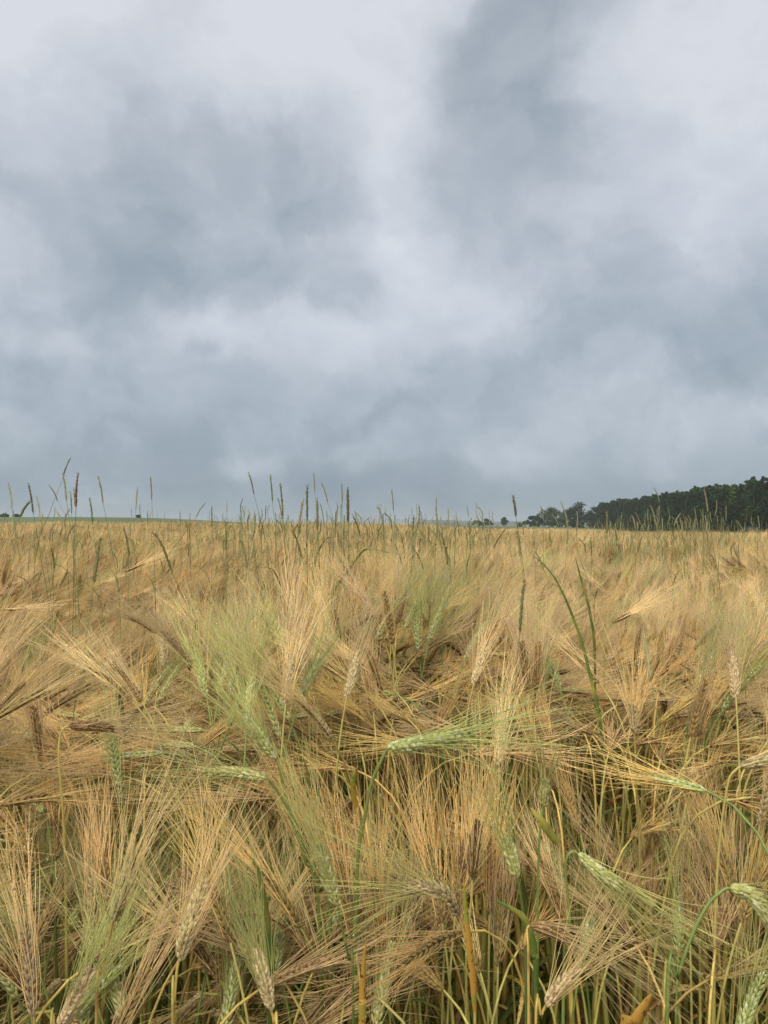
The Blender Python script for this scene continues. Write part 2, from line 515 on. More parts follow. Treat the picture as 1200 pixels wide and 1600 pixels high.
def grain(mb, base, d, side, length, w, thick, m=0):
    """one pointed grain; base (n,3), d (n,3) direction, side (n,3)"""
    n = len(base)
    side = unit(side - d * (side * d).sum(-1, keepdims=True)); up = np.cross(d, side)
    s = 6
    ang = np.arange(s) * 2 * math.pi / s
    c = base[:, None, None] + d[:, None, None] * (KT * 1.0)[None, :, None, None] * length[:, None, None, None] \
        + (side[:, None, None] * np.cos(ang)[None, None, :, None] * w[:, None, None, None] + up[:, None, None] * np.sin(ang)[None, None, :, None] * thick[:, None, None, None]) * KR[None, :, None, None]
    idx = np.arange(n * 5 * s).reshape(n, 5, s)
    a, b = idx[:, :-1], idx[:, 1:]
    mb.add(c, np.stack([a, np.roll(a, -1, 2), np.roll(b, -1, 2), b], -1).reshape(-1, 4), m)


ICO = None
def icos():
    global ICO
    if ICO is None:
        p = (1 + 5 ** .5) / 2
        v = unit(np.array([(-1, p, 0), (1, p, 0), (-1, -p, 0), (1, -p, 0), (0, -1, p), (0, 1, p), (0, -1, -p), (0, 1, -p), (p, 0, -1), (p, 0, 1), (-p, 0, -1), (-p, 0, 1)], float))
        f = np.array([(0, 11, 5), (0, 5, 1), (0, 1, 7), (0, 7, 10), (0, 10, 11), (1, 5, 9), (5, 11, 4), (11, 10, 2), (10, 7, 6), (7, 1, 8), (3, 9, 4), (3, 4, 2), (3, 2, 6), (3, 6, 8), (3, 8, 9), (4, 9, 5), (2, 4, 11), (6, 2, 10), (8, 6, 7), (9, 8, 1)])
        ICO = (v, f)
    return ICO


def axis_at(E, t):
    k = len(E) - 1
    x = np.clip(t, 0, 1) * k
    i = np.minimum(x.astype(int), k - 1); u = (x - i)[:, None]
    return E[i] * (1 - u) + E[i + 1] * u, unit(E[i + 1] - E[i])


def ear_geo(E, r, nodes=24, awn_len=0.14, spread=(5, 20), hang=0.0, fan=None, drops=30, plane=None, thick=1.0, awn_r=0.00037):
    """returns MBs: grains, awns, dew"""
    g, aw, dw = MB(), MB(), MB()
    L_ = np.linalg.norm(np.diff(E, axis=0), axis=1).sum()
    t = (np.arange(nodes) + 0.3) / nodes * 0.97
    P, T = axis_at(E, t)
    pl = np.array([0, 1., 0]) if plane is None else np.asarray(plane, float)
    S = unit(pl - T * (T @ pl)[:, None])
    Nn = np.cross(T, S)
    sgn = np.where(np.arange(nodes) % 2 == 0, 1.0, -1.0)[:, None]
    body = np.sin(np.clip(t * 0.86 + 0.14, 0, 1) * math.pi) ** 0.35
    # rachis
    g.tubes(E, np.full(len(E), 0.0012), 5)
    tips, dirs = [], []
    for lat, sc in ((0, 1.0), (1, 0.82), (-1, 0.82)):
        jit = r.normal(0, 0.06, (nodes, 3))
        out = unit(S * sgn * (1.0 if lat == 0 else 0.45) + Nn * lat * 0.9)
        tilt = 0.46 * (1.0 if lat == 0 else 0.8)
        d = unit(T + out * tilt + jit)
        ln = np.full(nodes, 0.0118) * sc * body * r.uniform(0.92, 1.08, nodes)
        base = P + out * 0.0016
        grain(g, base, d, np.cross(d, out), ln, 0.0025 * sc * body * thick, 0.0020 * sc * body * thick)
        keep = np.ones(nodes, bool) if lat == 0 else r.random(nodes) < 0.34
        tips.append((base + d * ln[:, None] * 0.97)[keep]); dirs.append(unit(T * 1 + out * np.tan(np.radians(r.uniform(*spread, nodes)))[:, None] + jit * 0.7)[keep])
    tips = np.concatenate(tips); dirs = np.concatenate(dirs)
    n = len(tips); k = 6
    al = awn_len * r.uniform(0.62, 1.08, n)
    if fan is not None: dirs = unit(dirs + np.asarray(fan) * r.uniform(0, 1, (n, 1)))
    curv = r.normal(0, 0.26, (n, 3)); curv[:, 2] += hang
    s = np.linspace(0, 1, k)
    A = tips[:, None] + al[:, None, None] * (dirs[:, None] * s[None, :, None] + curv[:, None] * (s[None, :, None] ** 2) * 0.5)
    rad = np.interp(s, [0, 0.6, 1], [awn_r, awn_r * 0.8, awn_r * 0.3])
    aw.tubes(A, np.repeat(rad[None], n, 0), 3)
    if drops:
        v, f = icos()
        i = r.integers(0, n, drops); u = r.random(drops) ** 1.3 * 0.9
        x = u * (k - 1); j = x.astype(int); fr = (x - j)[:, None]
        C = A[i, j] * (1 - fr) + A[i, np.minimum(j + 1, k - 1)] * fr
        rr = r.uniform(0.0007, 0.0014, drops)
        C[:, 2] -= rr * 0.8
        dw.add(C[:, None] + v[None] * rr[:, None, None], (f[None] + 12 * np.arange(drops)[:, None, None]).reshape(-1, 3))
    return g, aw, dw


def stem_geo(P, r, rad=0.0018, sheath=True):
    mb = MB()
    k = len(P)
    d = np.concatenate([[0], np.cumsum(np.linalg.norm(np.diff(P, axis=0), axis=1))]); t = d / d[-1]
    rr = np.interp(t, [0, 0.6, 0.85, 1], [rad * 1.35, rad * 1.2, rad * 0.8, rad * 0.7])
    mb.tubes(P, rr, 6)
    if sheath:                                             # leaf sheath and nodes round the culm
        s0, s1 = r.uniform(0.30, 0.42), r.uniform(0.62, 0.78)
        ts = np.linspace(s0, s1, 7)
        Q = np.stack([np.interp(ts, t, P[:, c]) for c in range(3)], 1)
        mb.tubes(Q, np.interp(ts, [s0, s0 + 0.03, s1 - 0.02, s1], [rad * 1.3, rad * 2.2, rad * 1.8, rad * 1.0]), 7)
        for tn in (s0, s0 * 0.45):
            ts = np.array([tn - 0.008, tn, tn + 0.008]); Q = np.stack([np.interp(ts, t, P[:, c]) for c in range(3)], 1)
            mb.tubes(Q, np.array([rad * 1.2, rad * 2.1, rad * 1.2]), 7)
    return mb


def leaf_geo(p0, yaw, length, width, r, a0=25, a1=140, curl=0.6, k=12):
    """arching blade: starts a0 degrees from vertical, ends at a1"""
    mb = MB()
    P = [np.asarray(p0, float)]
    for i in range(k - 1):
        t = (i + 0.5) / (k - 1)
        a = R(a0 + (a1 - a0) * t ** 1.2)
        yw = yaw + 0.5 * curl * math.sin(t * 3)
        P.append(P[-1] + length / (k - 1) * np.array([math.sin(a) * math.cos(yw), math.sin(a) * math.sin(yw), math.cos(a)]))
    P = np.array(P)
    t = np.linspace(0, 1, k)
    w = width * np.interp(t, [0, 0.1, 0.4, 0.8, 1], [0.55, 0.85, 1, 0.6, 0.03])
    ph = yaw + math.pi / 2 + curl * 2.2 * t
    S = np.stack([np.cos(ph), np.sin(ph), 0.35 * np.sin(t * 5 * curl)], 1)
    mb.blade(P, w, S, fold=r.uniform(0.2, 0.5))
    return mb


KINDS = dict(ripe=('awn_ripe', 'ker_ripe', 'stem_ripe'), gold=('awn_gold', 'ker_ripe', 'stem_ripe'), pale=('awn_ripe', 'ker_pale', 'stem_ripe'),
             dark=('awn_ripe', 'ker_dark', 'stem_ripe'), green=('awn_green', 'ker_green', 'stem_green'), turning=('awn_gold', 'ker_green', 'stem_green'),
             greenpale=('awn_green', 'ker_pale', 'stem_ripe'))


def plant_parts(P, E, kind, r, awn_len=0.14, spread=(5, 20), hang=0.0, leaves=2, nodes=24, drops=30, plane=None, thick=1.0, fan=None, rad=0.0018, leafmats=None, awn_r=0.00037, sheath=True):
    a, g_, s = KINDS[kind]
    if s == 'stem_ripe' and r.random() < .6: s = 'stem_mid'
    g, aw, dw = ear_geo(E, r, nodes, awn_len, spread, hang, fan, drops, plane, thick, awn_r)
    parts = [('stem', stem_geo(P, r, rad, sheath), s, None), ('ear', g, g_, None), ('awns', aw, a, 'ear')]
    if drops: parts.append(('dew_drops', dw, 'dew', 'awns_sib'))
    H = P[-1][2]
    d = np.concatenate([[0], np.cumsum(np.linalg.norm(np.diff(P, axis=0), axis=1))]); t = d / d[-1]
    for i in range(leaves):
        tt = r.uniform(0.30, 0.72)
        p0 = np.array([np.interp(tt, t, P[:, c]) for c in range(3)])
        if leafmats: lm = leafmats[i % len(leafmats)]
        elif kind in ('green', 'turning'): lm = r.choice(['leaf_green', 'leaf_straw', 'leaf_green'])
        else: lm = r.choice(['leaf_straw', 'leaf_straw', 'leaf_straw', 'leaf_orange', 'leaf_green', 'leaf_green'])
        dry = lm != 'leaf_green'
        parts.append(('leaf', leaf_geo(p0, r.uniform(0, 6.28), r.uniform(0.10, 0.24), r.uniform(0.0026, 0.0052) * (0.85 if dry else 1), r,
                                       a0=r.uniform(8, 35), a1=r.uniform(60, 175), curl=r.uniform(0.2, 1.2) if dry else r.uniform(0, 0.5)), lm, None))
    return parts


def plant_object(name, parts, loc):
    root = empty(name, loc)
    ear = None
    for nm, mb, mat, par in parts:
        if nm == 'ear': ear = mb.build(nm, M[mat], root)
        elif par: tag(mb.build(nm, M[mat], ear), kind='stuff' if nm == 'dew_drops' else None)
        else: mb.build(nm, M[mat], root)
    return root


def plant_joined(name, parts):
    mb = MB(); mats = []
    for nm, p, mat, par in parts:
        if mat not in mats: mats.append(mat)
        mi = mats.index(mat)
        off = mb.n
        for v, f in zip(p.v, p.f): pass
        V = np.concatenate(p.v)
        base = mb.n
        mb.v.append(V); mb.n += len(V)
        for f in p.f:
            mb.f.append(f + base); mb.m.append(np.full(len(f), mi))
    return bpy.data.objects.new(name, mb.mesh(name, [M[x] for x in mats]))


# poses: (kind, height of the neck, lean, neck end, ear end, awn spread)
def make_pose(r, cls):
    if cls == 'upright': return r.uniform(3, 12), r.uniform(8, 24), r.uniform(10, 30), (3, 13)
    if cls == 'tilted':  return r.uniform(6, 16), r.uniform(32, 55), r.uniform(45, 70), (3, 15)
    if cls == 'nodding': return r.uniform(8, 20), r.uniform(70, 95), r.uniform(85, 115), (4, 20)
    return r.uniform(8, 18), r.uniform(105, 130), r.uniform(130, 160), (5, 24)


HI = []
spec = []
rr_ = np.random.default_rng(3)
for short in (False, True):
    for cls, kinds in (('upright', ['ripe', 'gold', 'pale', 'green', 'ripe']), ('tilted', ['ripe', 'gold', 'green', 'pale']),
                       ('nodding', ['ripe', 'dark', 'gold', 'turning']), ('hanging', ['dark', 'pale'])):
        for kd in (kinds if not short else kinds[:3]):
            spec.append((cls, kd, short))
for cls, kd, short in spec:
    l, n_, e, sp = make_pose(rr_, cls)
    h = rr_.uniform(0.60, 0.70) if short else rr_.uniform(0.78, 0.87)
    P, E = bend_path(h, R(l), R(n_), R(e), rr_.uniform(0.075, 0.095))
    parts = plant_parts(P, E, kd, rr_, awn_len=rr_.uniform(0.115, 0.15), spread=sp, hang=rr_.uniform(-0.02, 0.10), nodes=int(rr_.integers(21, 26)), drops=80, leaves=3 if rr_.random() < 0.6 else 2)
    HI.append(dict(cls=cls, kind=kd, short=short, parts=parts, top=P[-1][2], ear=(P[-1] + E[-1]) / 2, dir=unit(E[-1] - E[-2])))

# ---- simpler forms for the crop farther off
def mid_form(r, kd, cls):
    l, n_, e, sp = make_pose(r, cls)
    P, E = bend_path(r.uniform(0.76, 0.86), R(l), R(n_), R(e), 0.085)
    P = P[[0, 2, 4, 6, 8, 10, 12]]; E = E[[0, 2, 4, 6, 8]]
    a, g, s = KINDS[kd]
    parts = []
    mb = MB(); mb.tubes(P, np.linspace(0.0019, 0.0011, 7), 4); parts.append(('stem', mb, s, None))
    mb = MB()
    k = 13
    Q, T = axis_at(E, np.linspace(0, 1, k))
    zig = np.where(np.arange(k) % 2 == 0, 1, 0.66) * np.interp(np.linspace(0, 1, k), [0, .12, .8, 1], [.4, 1, .85, .2])
    mb.tubes(Q, 0.0074 * zig, 6); parts.append(('ear', mb, g, None))
    n = 18; t = r.random(n)
    Q, T = axis_at(E, t)
    out = unit(np.cross(T, r.normal(0, 1, (n, 3))))
    d = unit(T + out * np.tan(np.radians(r.uniform(*sp, n)))[:, None])
    al = r.uniform(0.085, 0.14, n); ss = np.linspace(0, 1, 4)
    cv = r.normal(0, 0.25, (n, 3))
    A = (Q + out * 0.003)[:, None] + al[:, None, None] * (d[:, None] * ss[None, :, None] + cv[:, None] * ss[None, :, None] ** 2 * 0.5)
    mb = MB(); mb.tubes(A, np.repeat(np.array([[0.00056, 0.0005, 0.00038, 0.00015]]), n, 0), 3); parts.append(('awns', mb, a, None))
    mb2 = leaf_geo(P[2], r.uniform(0, 6), 0.18, 0.004, r, 20, 140, 0.7, k=6)
    parts.append(('leaf', mb2, 'leaf_straw' if kd != 'green' else 'leaf_green', None))
    return parts


def clump_form(r, n, rad, kinds, awn_n=12, aw=0.0011):
    groups = {}
    for i in range(n):
        kd = r.choice(kinds); cls = r.choice(['upright', 'tilted', 'nodding'], p=[0.3, 0.35, 0.35])
        a, g, s = KINDS[kd]
        l, n_, e, sp = make_pose(r, cls)
        P, E = bend_path(r.uniform(0.72, 0.88), R(l), R(n_), R(e), 0.085)
        yaw = r.normal(0.4, 1.2); c, s_ = math.cos(yaw), math.sin(yaw)
        Rm = np.array([[c, s_, 0], [-s_, c, 0], [0, 0, 1]])
        off = np.array([r.uniform(-rad, rad), r.uniform(-rad, rad), 0])
        P = P[[4, 8, 12]] @ Rm + off; E = E[[0, 4, 8]] @ Rm + off
        groups.setdefault(s, MB()).tubes(P, np.array([0.0022, 0.0018, 0.0014]), 3)
        groups.setdefault(g, MB()).tubes(E, np.array([0.003, 0.0068, 0.001]), 4)
        t = r.random(awn_n); Q, T = axis_at(E, t)
        out = unit(np.cross(T, r.normal(0, 1, (awn_n, 3))))
        d = unit(T + out * np.tan(np.radians(r.uniform(*sp, awn_n)))[:, None])
        A = Q[:, None] + (r.uniform(0.08, 0.13, awn_n)[:, None, None] * np.array([0, 1.0])[None, :, None]) * d[:, None]
        groups.setdefault(a, MB()).tubes(A, np.repeat(np.array([[aw, aw * 0.4]]), awn_n, 0), 3)
    return [('x', mb, mt, None) for mt, mb in groups.items()]


def gn_scatter(name, protos, pts, idx, rot, scl, label_kw):
    """ONE object: points carrying instances of the prototype meshes"""
    coll = bpy.data.collections.new(name + '_forms')
    order = []
    for i, o in enumerate(protos):
        o.name = '%s_form.%03d' % (name, i + 1)
        coll.objects.link(o)
    me = bpy.data.meshes.new(name)
    me.vertices.add(len(pts)); me.vertices.foreach_set('co', np.asarray(pts, np.float32).ravel())
    a = me.attributes.new('pick', 'INT', 'POINT'); a.data.foreach_set('value', np.asarray(idx, np.int32))
    a = me.attributes.new('turn', 'FLOAT_VECTOR', 'POINT'); a.data.foreach_set('vector', np.asarray(rot, np.float32).ravel())
    a = me.attributes.new('size', 'FLOAT_VECTOR', 'POINT'); a.data.foreach_set('vector', np.asarray(scl, np.float32).ravel())
    o = bpy.data.objects.new(name, me); COL.objects.link(o)
    ng = bpy.data.node_groups.new(name + '_scatter', 'GeometryNodeTree')
    ng.interface.new_socket('Geometry', in_out='INPUT', socket_type='NodeSocketGeometry')
    ng.interface.new_socket('Geometry', in_out='OUTPUT', socket_type='NodeSocketGeometry')
    N, L = ng.nodes, ng.links
    gi, go = N.new('NodeGroupInput'), N.new('NodeGroupOutput')
    ci = N.new('GeometryNodeCollectionInfo'); ci.inputs['Collection'].default_value = coll
    ci.inputs['Separate Children'].default_value = True; ci.inputs['Reset Children'].default_value = True
    ip = N.new('GeometryNodeInstanceOnPoints'); ip.inputs['Pick Instance'].default_value = True
    m2p = N.new('GeometryNodeMeshToPoints')
    def attr(nm, t):
        n = N.new('GeometryNodeInputNamedAttribute'); n.data_type = t; n.inputs['Name'].default_value = nm
        return n.outputs['Attribute']
    L.new(gi.outputs[0], m2p.inputs['Mesh']); L.new(m2p.outputs[0], ip.inputs['Points'])
    L.new(ci.outputs[0], ip.inputs['Instance'])
    L.new(attr('pick', 'INT'), ip.inputs['Instance Index'])
    L.new(attr('turn', 'FLOAT_VECTOR'), ip.inputs['Rotation'])
    L.new(attr('size', 'FLOAT_VECTOR'), ip.inputs['Scale'])
    L.new(ip.outputs[0], go.inputs[0])
    md = o.modifiers.new('scatter', 'NODES'); md.node_group = ng
    tag(o, **label_kw)
    return o


# fields over the crop: where it leans, nods, is greener, taller, thinner
nA, nB, nC, nD, nE = (vnoise(s) for s in (21, 22, 23, 24, 25))
def lean_yaw(x, y): return (nA(x * 0.9 + 30, y * 0.9 + 4) * 2 - 1) * 2.6 + 0.2
def nodness(x, y): return nB(x * 1.1 + 9, y * 1.1 + 40)
def greenness(x, y):
    g = 0.045 + 0.07 * sstep(1.5, 1.1, y) + 0.22 * sstep(0.62, 0.85, nC(x * 1.6 + 5, y * 1.3 + 17))
    g = g + 0.25 * np.exp(-(((x + 0.17) / 0.13) ** 2 + ((y - 1.0) / 0.25) ** 2))
    g = g + 0.45 * np.exp(-(((x - 0.60) / 0.16) ** 2 + ((y - 1.15) / 0.35) ** 2))
    g = g + 0.3 * np.exp(-(((x + 0.36) / 0.12) ** 2 + ((y - 0.85) / 0.2) ** 2))
    return g
def tall(x, y): return 0.80 + 0.26 * nD(x * 1.9 + 3, y * 1.3 + 8) + 0.12 * nE(x * 5, y * 4)
def thin(x, y): return nE(x * 2.3 + 11, y * 2.3 + 2)


CLS = ('upright', 'tilted', 'nodding', 'hanging')
def choose(forms, x, y, r, short=None):
    nd = float(nodness(x, y)); g = float(greenness(x, y))
    p = np.array([0.34 - 0.28 * nd, 0.34, 0.22 + 0.26 * nd, 0.06 + 0.12 * nd]); p /= p.sum()
    cls = r.choice(CLS, p=p)
    green = r.random() < g
    c = [i for i, f in enumerate(forms) if f['cls'] == cls and (short is None or f['short'] == short) and (f['kind'] in ('green', 'turning')) == green]
    if not c: c = [i for i, f in enumerate(forms) if f['cls'] in ('upright', 'tilted') and (short is None or f['short'] == short) and (f['kind'] in ('green', 'turning')) == green]
    if not c: c = [i for i, f in enumerate(forms) if f['cls'] == cls and (short is None or f['short'] == short)]
    return int(r.choice(c))


def scatter_pts(y0, y1, dens, r, slope=0.60, pad=0.35):
    """jittered points over a strip of the field that widens with distance"""
    out = []
    y = y0
    while y < y1:
        d = dens(y); s = 1 / math.sqrt(d)
        w = slope * y + pad
        xs = np.arange(-w, w, s)
        out.append(np.stack([xs + r.uniform(-0.6, 0.6, len(xs)) * s, y + r.uniform(-0.6, 0.6, len(xs)) * s], 1))
        y += s
    return np.concatenate(out)

# ------------------------------------------------------------------ the plants that stand out, one by one
def catmull(P, n=6):
    P = np.asarray(P, float)
    Q = np.concatenate([[2 * P[0] - P[1]], P, [2 * P[-1] - P[-2]]])
    out = []
    for i in range(1, len(Q) - 2):
        for t in np.linspace(0, 1, n, endpoint=False):
            a, b, c, d = Q[i - 1:i + 3]
            out.append(0.5 * (2 * b + (c - a) * t + (2 * a - 5 * b + 4 * c - d) * t * t + (3 * b - a - 3 * c + d) * t ** 3))
    out.append(P[-1])
    return np.array(out)


ORD = ['leftmost', 'second from left', 'third from left', 'fourth from left', 'fifth from left', 'sixth from left', 'seventh from left', 'eighth from left', 'ninth from left', 'tenth from left', 'eleventh from left', 'twelfth from left']
def name_them(named):
    for lab, lst in named.items():
        lst.sort(key=lambda t: t[0])
        for i, (px, o) in enumerate(lst):
            o['label'] = lab.replace('ears', 'ear').replace('spikes', 'spike') if len(lst) == 1 else '%s of the %s' % (ORD[min(i, 11)], lab)


HERO_SCREEN = []
def hero(kind, ear, stem, label, seed, leaves=1, extra=None, **kw):
    """ear: pixel points base to tip with depth; stem: pixel points from just under the ear downwards"""
    r = np.random.default_rng(seed)
    E = np.array([at(*p) for p in ear]); S = [at(*p) for p in stem]
    last = S[-1]
    foot = Vector((last.x + (last.x - S[0].x) * 0.12, last.y + 0.02, 0))
    P = catmull(np.array([foot] + [Vector(s) for s in S[::-1]] + [Vector(E[0])]), 5)
    E = catmull(E, 8 if len(E) == 2 else 4)
    root = np.array(foot)
    parts = plant_parts(P - root, E - root, kind, r, leaves=leaves, **kw)
    if extra:
        for pts, w, mat in extra:
            Q = catmull([np.array(at(*p)) - root for p in pts], 5)
            t = np.linspace(0, 1, len(Q))
            mb = MB(); mb.blade(Q, w * np.interp(t, [0, .15, .5, .85, 1], [.5, .9, 1, .6, .05]), np.tile([[0.9, 0.3, 0.15]], (len(Q), 1)) + t[:, None] * np.array([[0, .4, 0]]), 0.3)
            parts.append(('leaf', mb, mat, None))
    o = plant_object('barley_plant', parts, foot)
    tag(o, label, 'barley plant', 'barley plants at the front of the crop')
    for p in ear: HERO_SCREEN.append(p)
    a, b = ear[0], ear[-1]
    for q in (1.6, 2.2): HERO_SCREEN.append((a[0] + (b[0] - a[0]) * q, a[1] + (b[1] - a[1]) * q, a[2]))
    for p in stem[:5]: HERO_SCREEN.append((p[0], p[1], p[2] - .03))
    return o


hero('green', [(605, 1170, .80), (670, 1158, .79), (742, 1143, .78)], [(597, 1186, .80), (580, 1225, .80), (570, 1275, .80), (560, 1330, .80), (556, 1430, .80), (554, 1560, .80)],
     'large green barley ear bowing right on a thick green stem, most prominent ear', 1, nodes=26, awn_len=.135, spread=(2, 18), drops=90, plane=(0, 0.3, 1), thick=1.9, hang=0.06, rad=.0028, awn_r=.00044,
     extra=[([(556, 1262, .79), (552, 1235, .785), (553, 1212, .78), (560, 1196, .78)], .0030, 'leaf_orange')])
hero('green', [(432, 1188, .82), (405, 1150, .82), (378, 1112, .83)], [(436, 1196, .82), (442, 1225, .82), (452, 1262, .82), (470, 1305, .82), (492, 1380, .83), (520, 1500, .84)],
     'pale green barley ear leaning up to the left with dew on its long green awns', 2, nodes=25, awn_len=.125, spread=(3, 22), drops=110, plane=(1, 0, .4), thick=1.15, hang=0.02, awn_r=.00044)
hero('green', [(418, 1217, .80), (372, 1208, .80), (318, 1207, .81)], [(426, 1225, .80), (445, 1255, .80), (462, 1300, .80), (478, 1350, .80), (500, 1470, .81)],
     'green barley ear lying level and pointing left just below the pale green upright one', 3, nodes=25, awn_len=.125, spread=(3, 20), drops=90, plane=(0, 0, 1), thick=1.1, hang=0.03, awn_r=.00044)
hero('green', [(528, 1418, .74), (512, 1370, .74), (496, 1318, .75)], [(532, 1440, .74), (545, 1500, .74), (552, 1590, .74)],
     'short pale green barley ear standing left of the thick green stem', 4, nodes=24, awn_len=.13, spread=(2, 12), drops=60, plane=(1, 0, 0), thick=1.15)
hero('greenpale', [(716, 1432, .70), (700, 1402, .69), (668, 1386, .69), (632, 1392, .70)], [(722, 1448, .70), (734, 1500, .70), (742, 1590, .70)],
     'curled grey and green barley ear arching left low down near the orange leaf', 5, nodes=25, awn_len=.12, spread=(3, 22), drops=70, plane=(0, .2, 1), thick=1.1,
     extra=[([(742, 1580, .69), (738, 1520, .685), (730, 1450, .68), (724, 1370, .68)], .0034, 'leaf_orange')])
hero('green', [(903, 1334, .74), (935, 1362, .73), (978, 1392, .72)], [(896, 1330, .74), (886, 1340, .74), (884, 1370, .745), (890, 1440, .75), (880, 1570, .75)],
     'green barley ear with round plump grains pointing down right beside golden awns', 6, nodes=24, awn_len=.125, spread=(2, 14), drops=80, plane=(.3, 0, 1), thick=1.2, hang=-.02, awn_r=.00044)
hero('green', [(1140, 1388, .68), (1172, 1398, .67), (1205, 1440, .66)], [(1130, 1391, .68), (1105, 1415, .68), (1080, 1465, .68), (1058, 1530, .68), (1042, 1600, .68)],
     'plump pale green barley ear at the right edge hanging from a green arched stem', 7, nodes=24, awn_len=.14, spread=(4, 24), drops=60, plane=(0, .2, 1), thick=1.3, rad=.0020)
hero('pale', [(1157, 1198, .82), (1190, 1190, .82), (1228, 1190, .82)], [(1150, 1203, .82), (1138, 1222, .82), (1126, 1300, .82), (1119, 1400, .82), (1115, 1600, .82)],
     'ripe barley ear at the right edge pointing right on a tall yellow stem', 8, nodes=24, awn_len=.14, spread=(3, 16), drops=40, plane=(0, 0, 1), rad=.0017)
hero('pale', [(279, 1502, .66), (297, 1440, .66), (322, 1372, .67)], [(276, 1520, .66), (272, 1570, .66), (270, 1640, .66)],
     'greyish upright barley ear with clear herringbone grain rows, lower left', 9, nodes=25, awn_len=.115, spread=(2, 13), drops=60, plane=(1, 0, 0), thick=1.1)
hero('pale', [(176, 1440, .68), (190, 1395, .68), (208, 1345, .69)], [(172, 1460, .68), (160, 1520, .68), (150, 1640, .68)],
     'pale upright barley ear with golden awns, left of the greyish herringbone ear', 10, nodes=24, awn_len=.115, spread=(2, 13), drops=60, plane=(1, 0, 0))
hero('greenpale', [(92, 1610, .62), (118, 1560, .62), (142, 1512, .63)], [(86, 1625, .62), (80, 1700, .62)],
     'grey and green barley ear cut off at the bottom left corner', 11, nodes=24, awn_len=.115, spread=(2, 16), drops=60, plane=(1, 0, 0), thick=1.1)
hero('dark', [(107, 1135, .92), (140, 1134, .92), (178, 1139, .92)], [(100, 1138, .92), (94, 1150, .92), (92, 1190, .92), (100, 1300, .93), (104, 1500, .94)],
     'dark brown barley ear lying level on the left, golden awns fanning right', 12, nodes=24, awn_len=.16, spread=(2, 16), drops=30, plane=(0, 0, 1), fan=(0, 0, .2))
hero('greenpale', [(424, 1580, .68), (412, 1530, .68), (398, 1482, .69)], [(428, 1600, .68), (434, 1700, .68)],
     'pale grey green barley ear low down between yellow stems, right of the herringbone ear', 13, nodes=24, awn_len=.13, spread=(2, 14), drops=50, plane=(1, 0, 0), thick=1.1)
hero('dark', [(828, 1446, .74), (858, 1452, .73), (890, 1470, .72)], [(824, 1452, .74), (820, 1480, .74), (826, 1560, .74)],
     'dark brown barley ear with hanging golden awns under the green plump ear', 14, nodes=23, awn_len=.13, spread=(4, 34), drops=20, plane=(0, 0, 1), hang=-.5)
hero('pale', [(852, 1572, .70), (872, 1545, .70), (905, 1512, .71)], [(846, 1590, .70), (836, 1660, .70)],
     'grey straw coloured barley ear at the bottom, awns spreading up to the right', 15, nodes=22, awn_len=.13, spread=(3, 22), drops=20, plane=(1, 0, 0))
hero('pale', [(990, 1146, .98), (990, 1125, .98), (988, 1100, .98)], [(992, 1160, .98), (995, 1250, .98), (1000, 1400, .98)],
     'bleached upright barley ear with awns spread in a wide V', 16, nodes=14, awn_len=.13, spread=(6, 24), drops=20, plane=(1, 0, 0))
hero('green', [(848, 1262, .90), (850, 1240, .90), (852, 1218, .90)], [(847, 1280, .90), (842, 1330, .90), (840, 1500, .90)],
     'small fresh green barley ear above a leaf half yellow and half green', 17, nodes=15, awn_len=.09, spread=(3, 20), drops=10, plane=(1, 0, 0),
     extra=[([(872, 1318, .80), (858, 1300, .795), (842, 1278, .79), (828, 1262, .79)], .0046, 'leaf_green')])
hero('dark', [(738, 1375, .82), (740, 1330, .82), (748, 1282, .82)], [(737, 1400, .82), (730, 1480, .82), (728, 1600, .82)],
     'dark brown upright barley ear with a tight golden brush of awns, right of the centre', 18, nodes=24, awn_len=.15, spread=(2, 11), drops=20, plane=(1, 0, 0))
hero('green', [(808, 1372, .80), (800, 1340, .80), (790, 1308, .80)], [(812, 1390, .80), (818, 1450, .80), (822, 1600, .80)],
     'slim green barley ear standing between golden stems, left of the half yellow leaf', 19, nodes=20, awn_len=.11, spread=(3, 14), drops=20, plane=(1, 0, 0))
hero('green', [(648, 957, 1.9), (636, 938, 1.9), (622, 914, 1.9)], [(651, 966, 1.9), (658, 1010, 1.9), (660, 1060, 1.9)],
     'dark green barley ear leaning left in the middle distance, above the most prominent green ear', 20, nodes=22, awn_len=.13, spread=(3, 14), drops=10)
hero('dark', [(662, 968, 1.8), (676, 957, 1.8), (695, 950, 1.8)], [(656, 974, 1.8), (648, 1000, 1.8), (640, 1060, 1.8)],
     'dark barley ear pointing right in the middle distance with a sheaf of straw awns', 21, nodes=22, awn_len=.15, spread=(3, 14), drops=10)
hero('dark', [(245, 990, 1.55), (225, 975, 1.55), (205, 965, 1.55)], [(250, 998, 1.55), (256, 1040, 1.55), (258, 1100, 1.55)],
     'dark barley ear sloping up to the left, middle distance, left side', 22, nodes=22, awn_len=.14, spread=(3, 16), drops=10)
hero('dark', [(199, 892, 2.4), (211, 886, 2.4), (226, 879, 2.4)], [(196, 897, 2.4), (192, 920, 2.4), (192, 990, 2.4)],
     'brown barley ear rising to the right, high up in the far crop on the left', 23, nodes=22, awn_len=.13, spread=(3, 18), drops=0)
hero('dark', [(957, 973, 1.7), (970, 966, 1.7), (986, 958, 1.7)], [(954, 978, 1.7), (946, 990, 1.7), (944, 1080, 1.7)],
     'brown barley ear on a pale kinked stem pointing right, far crop on the right', 24, nodes=22, awn_len=.14, spread=(3, 16), drops=10)
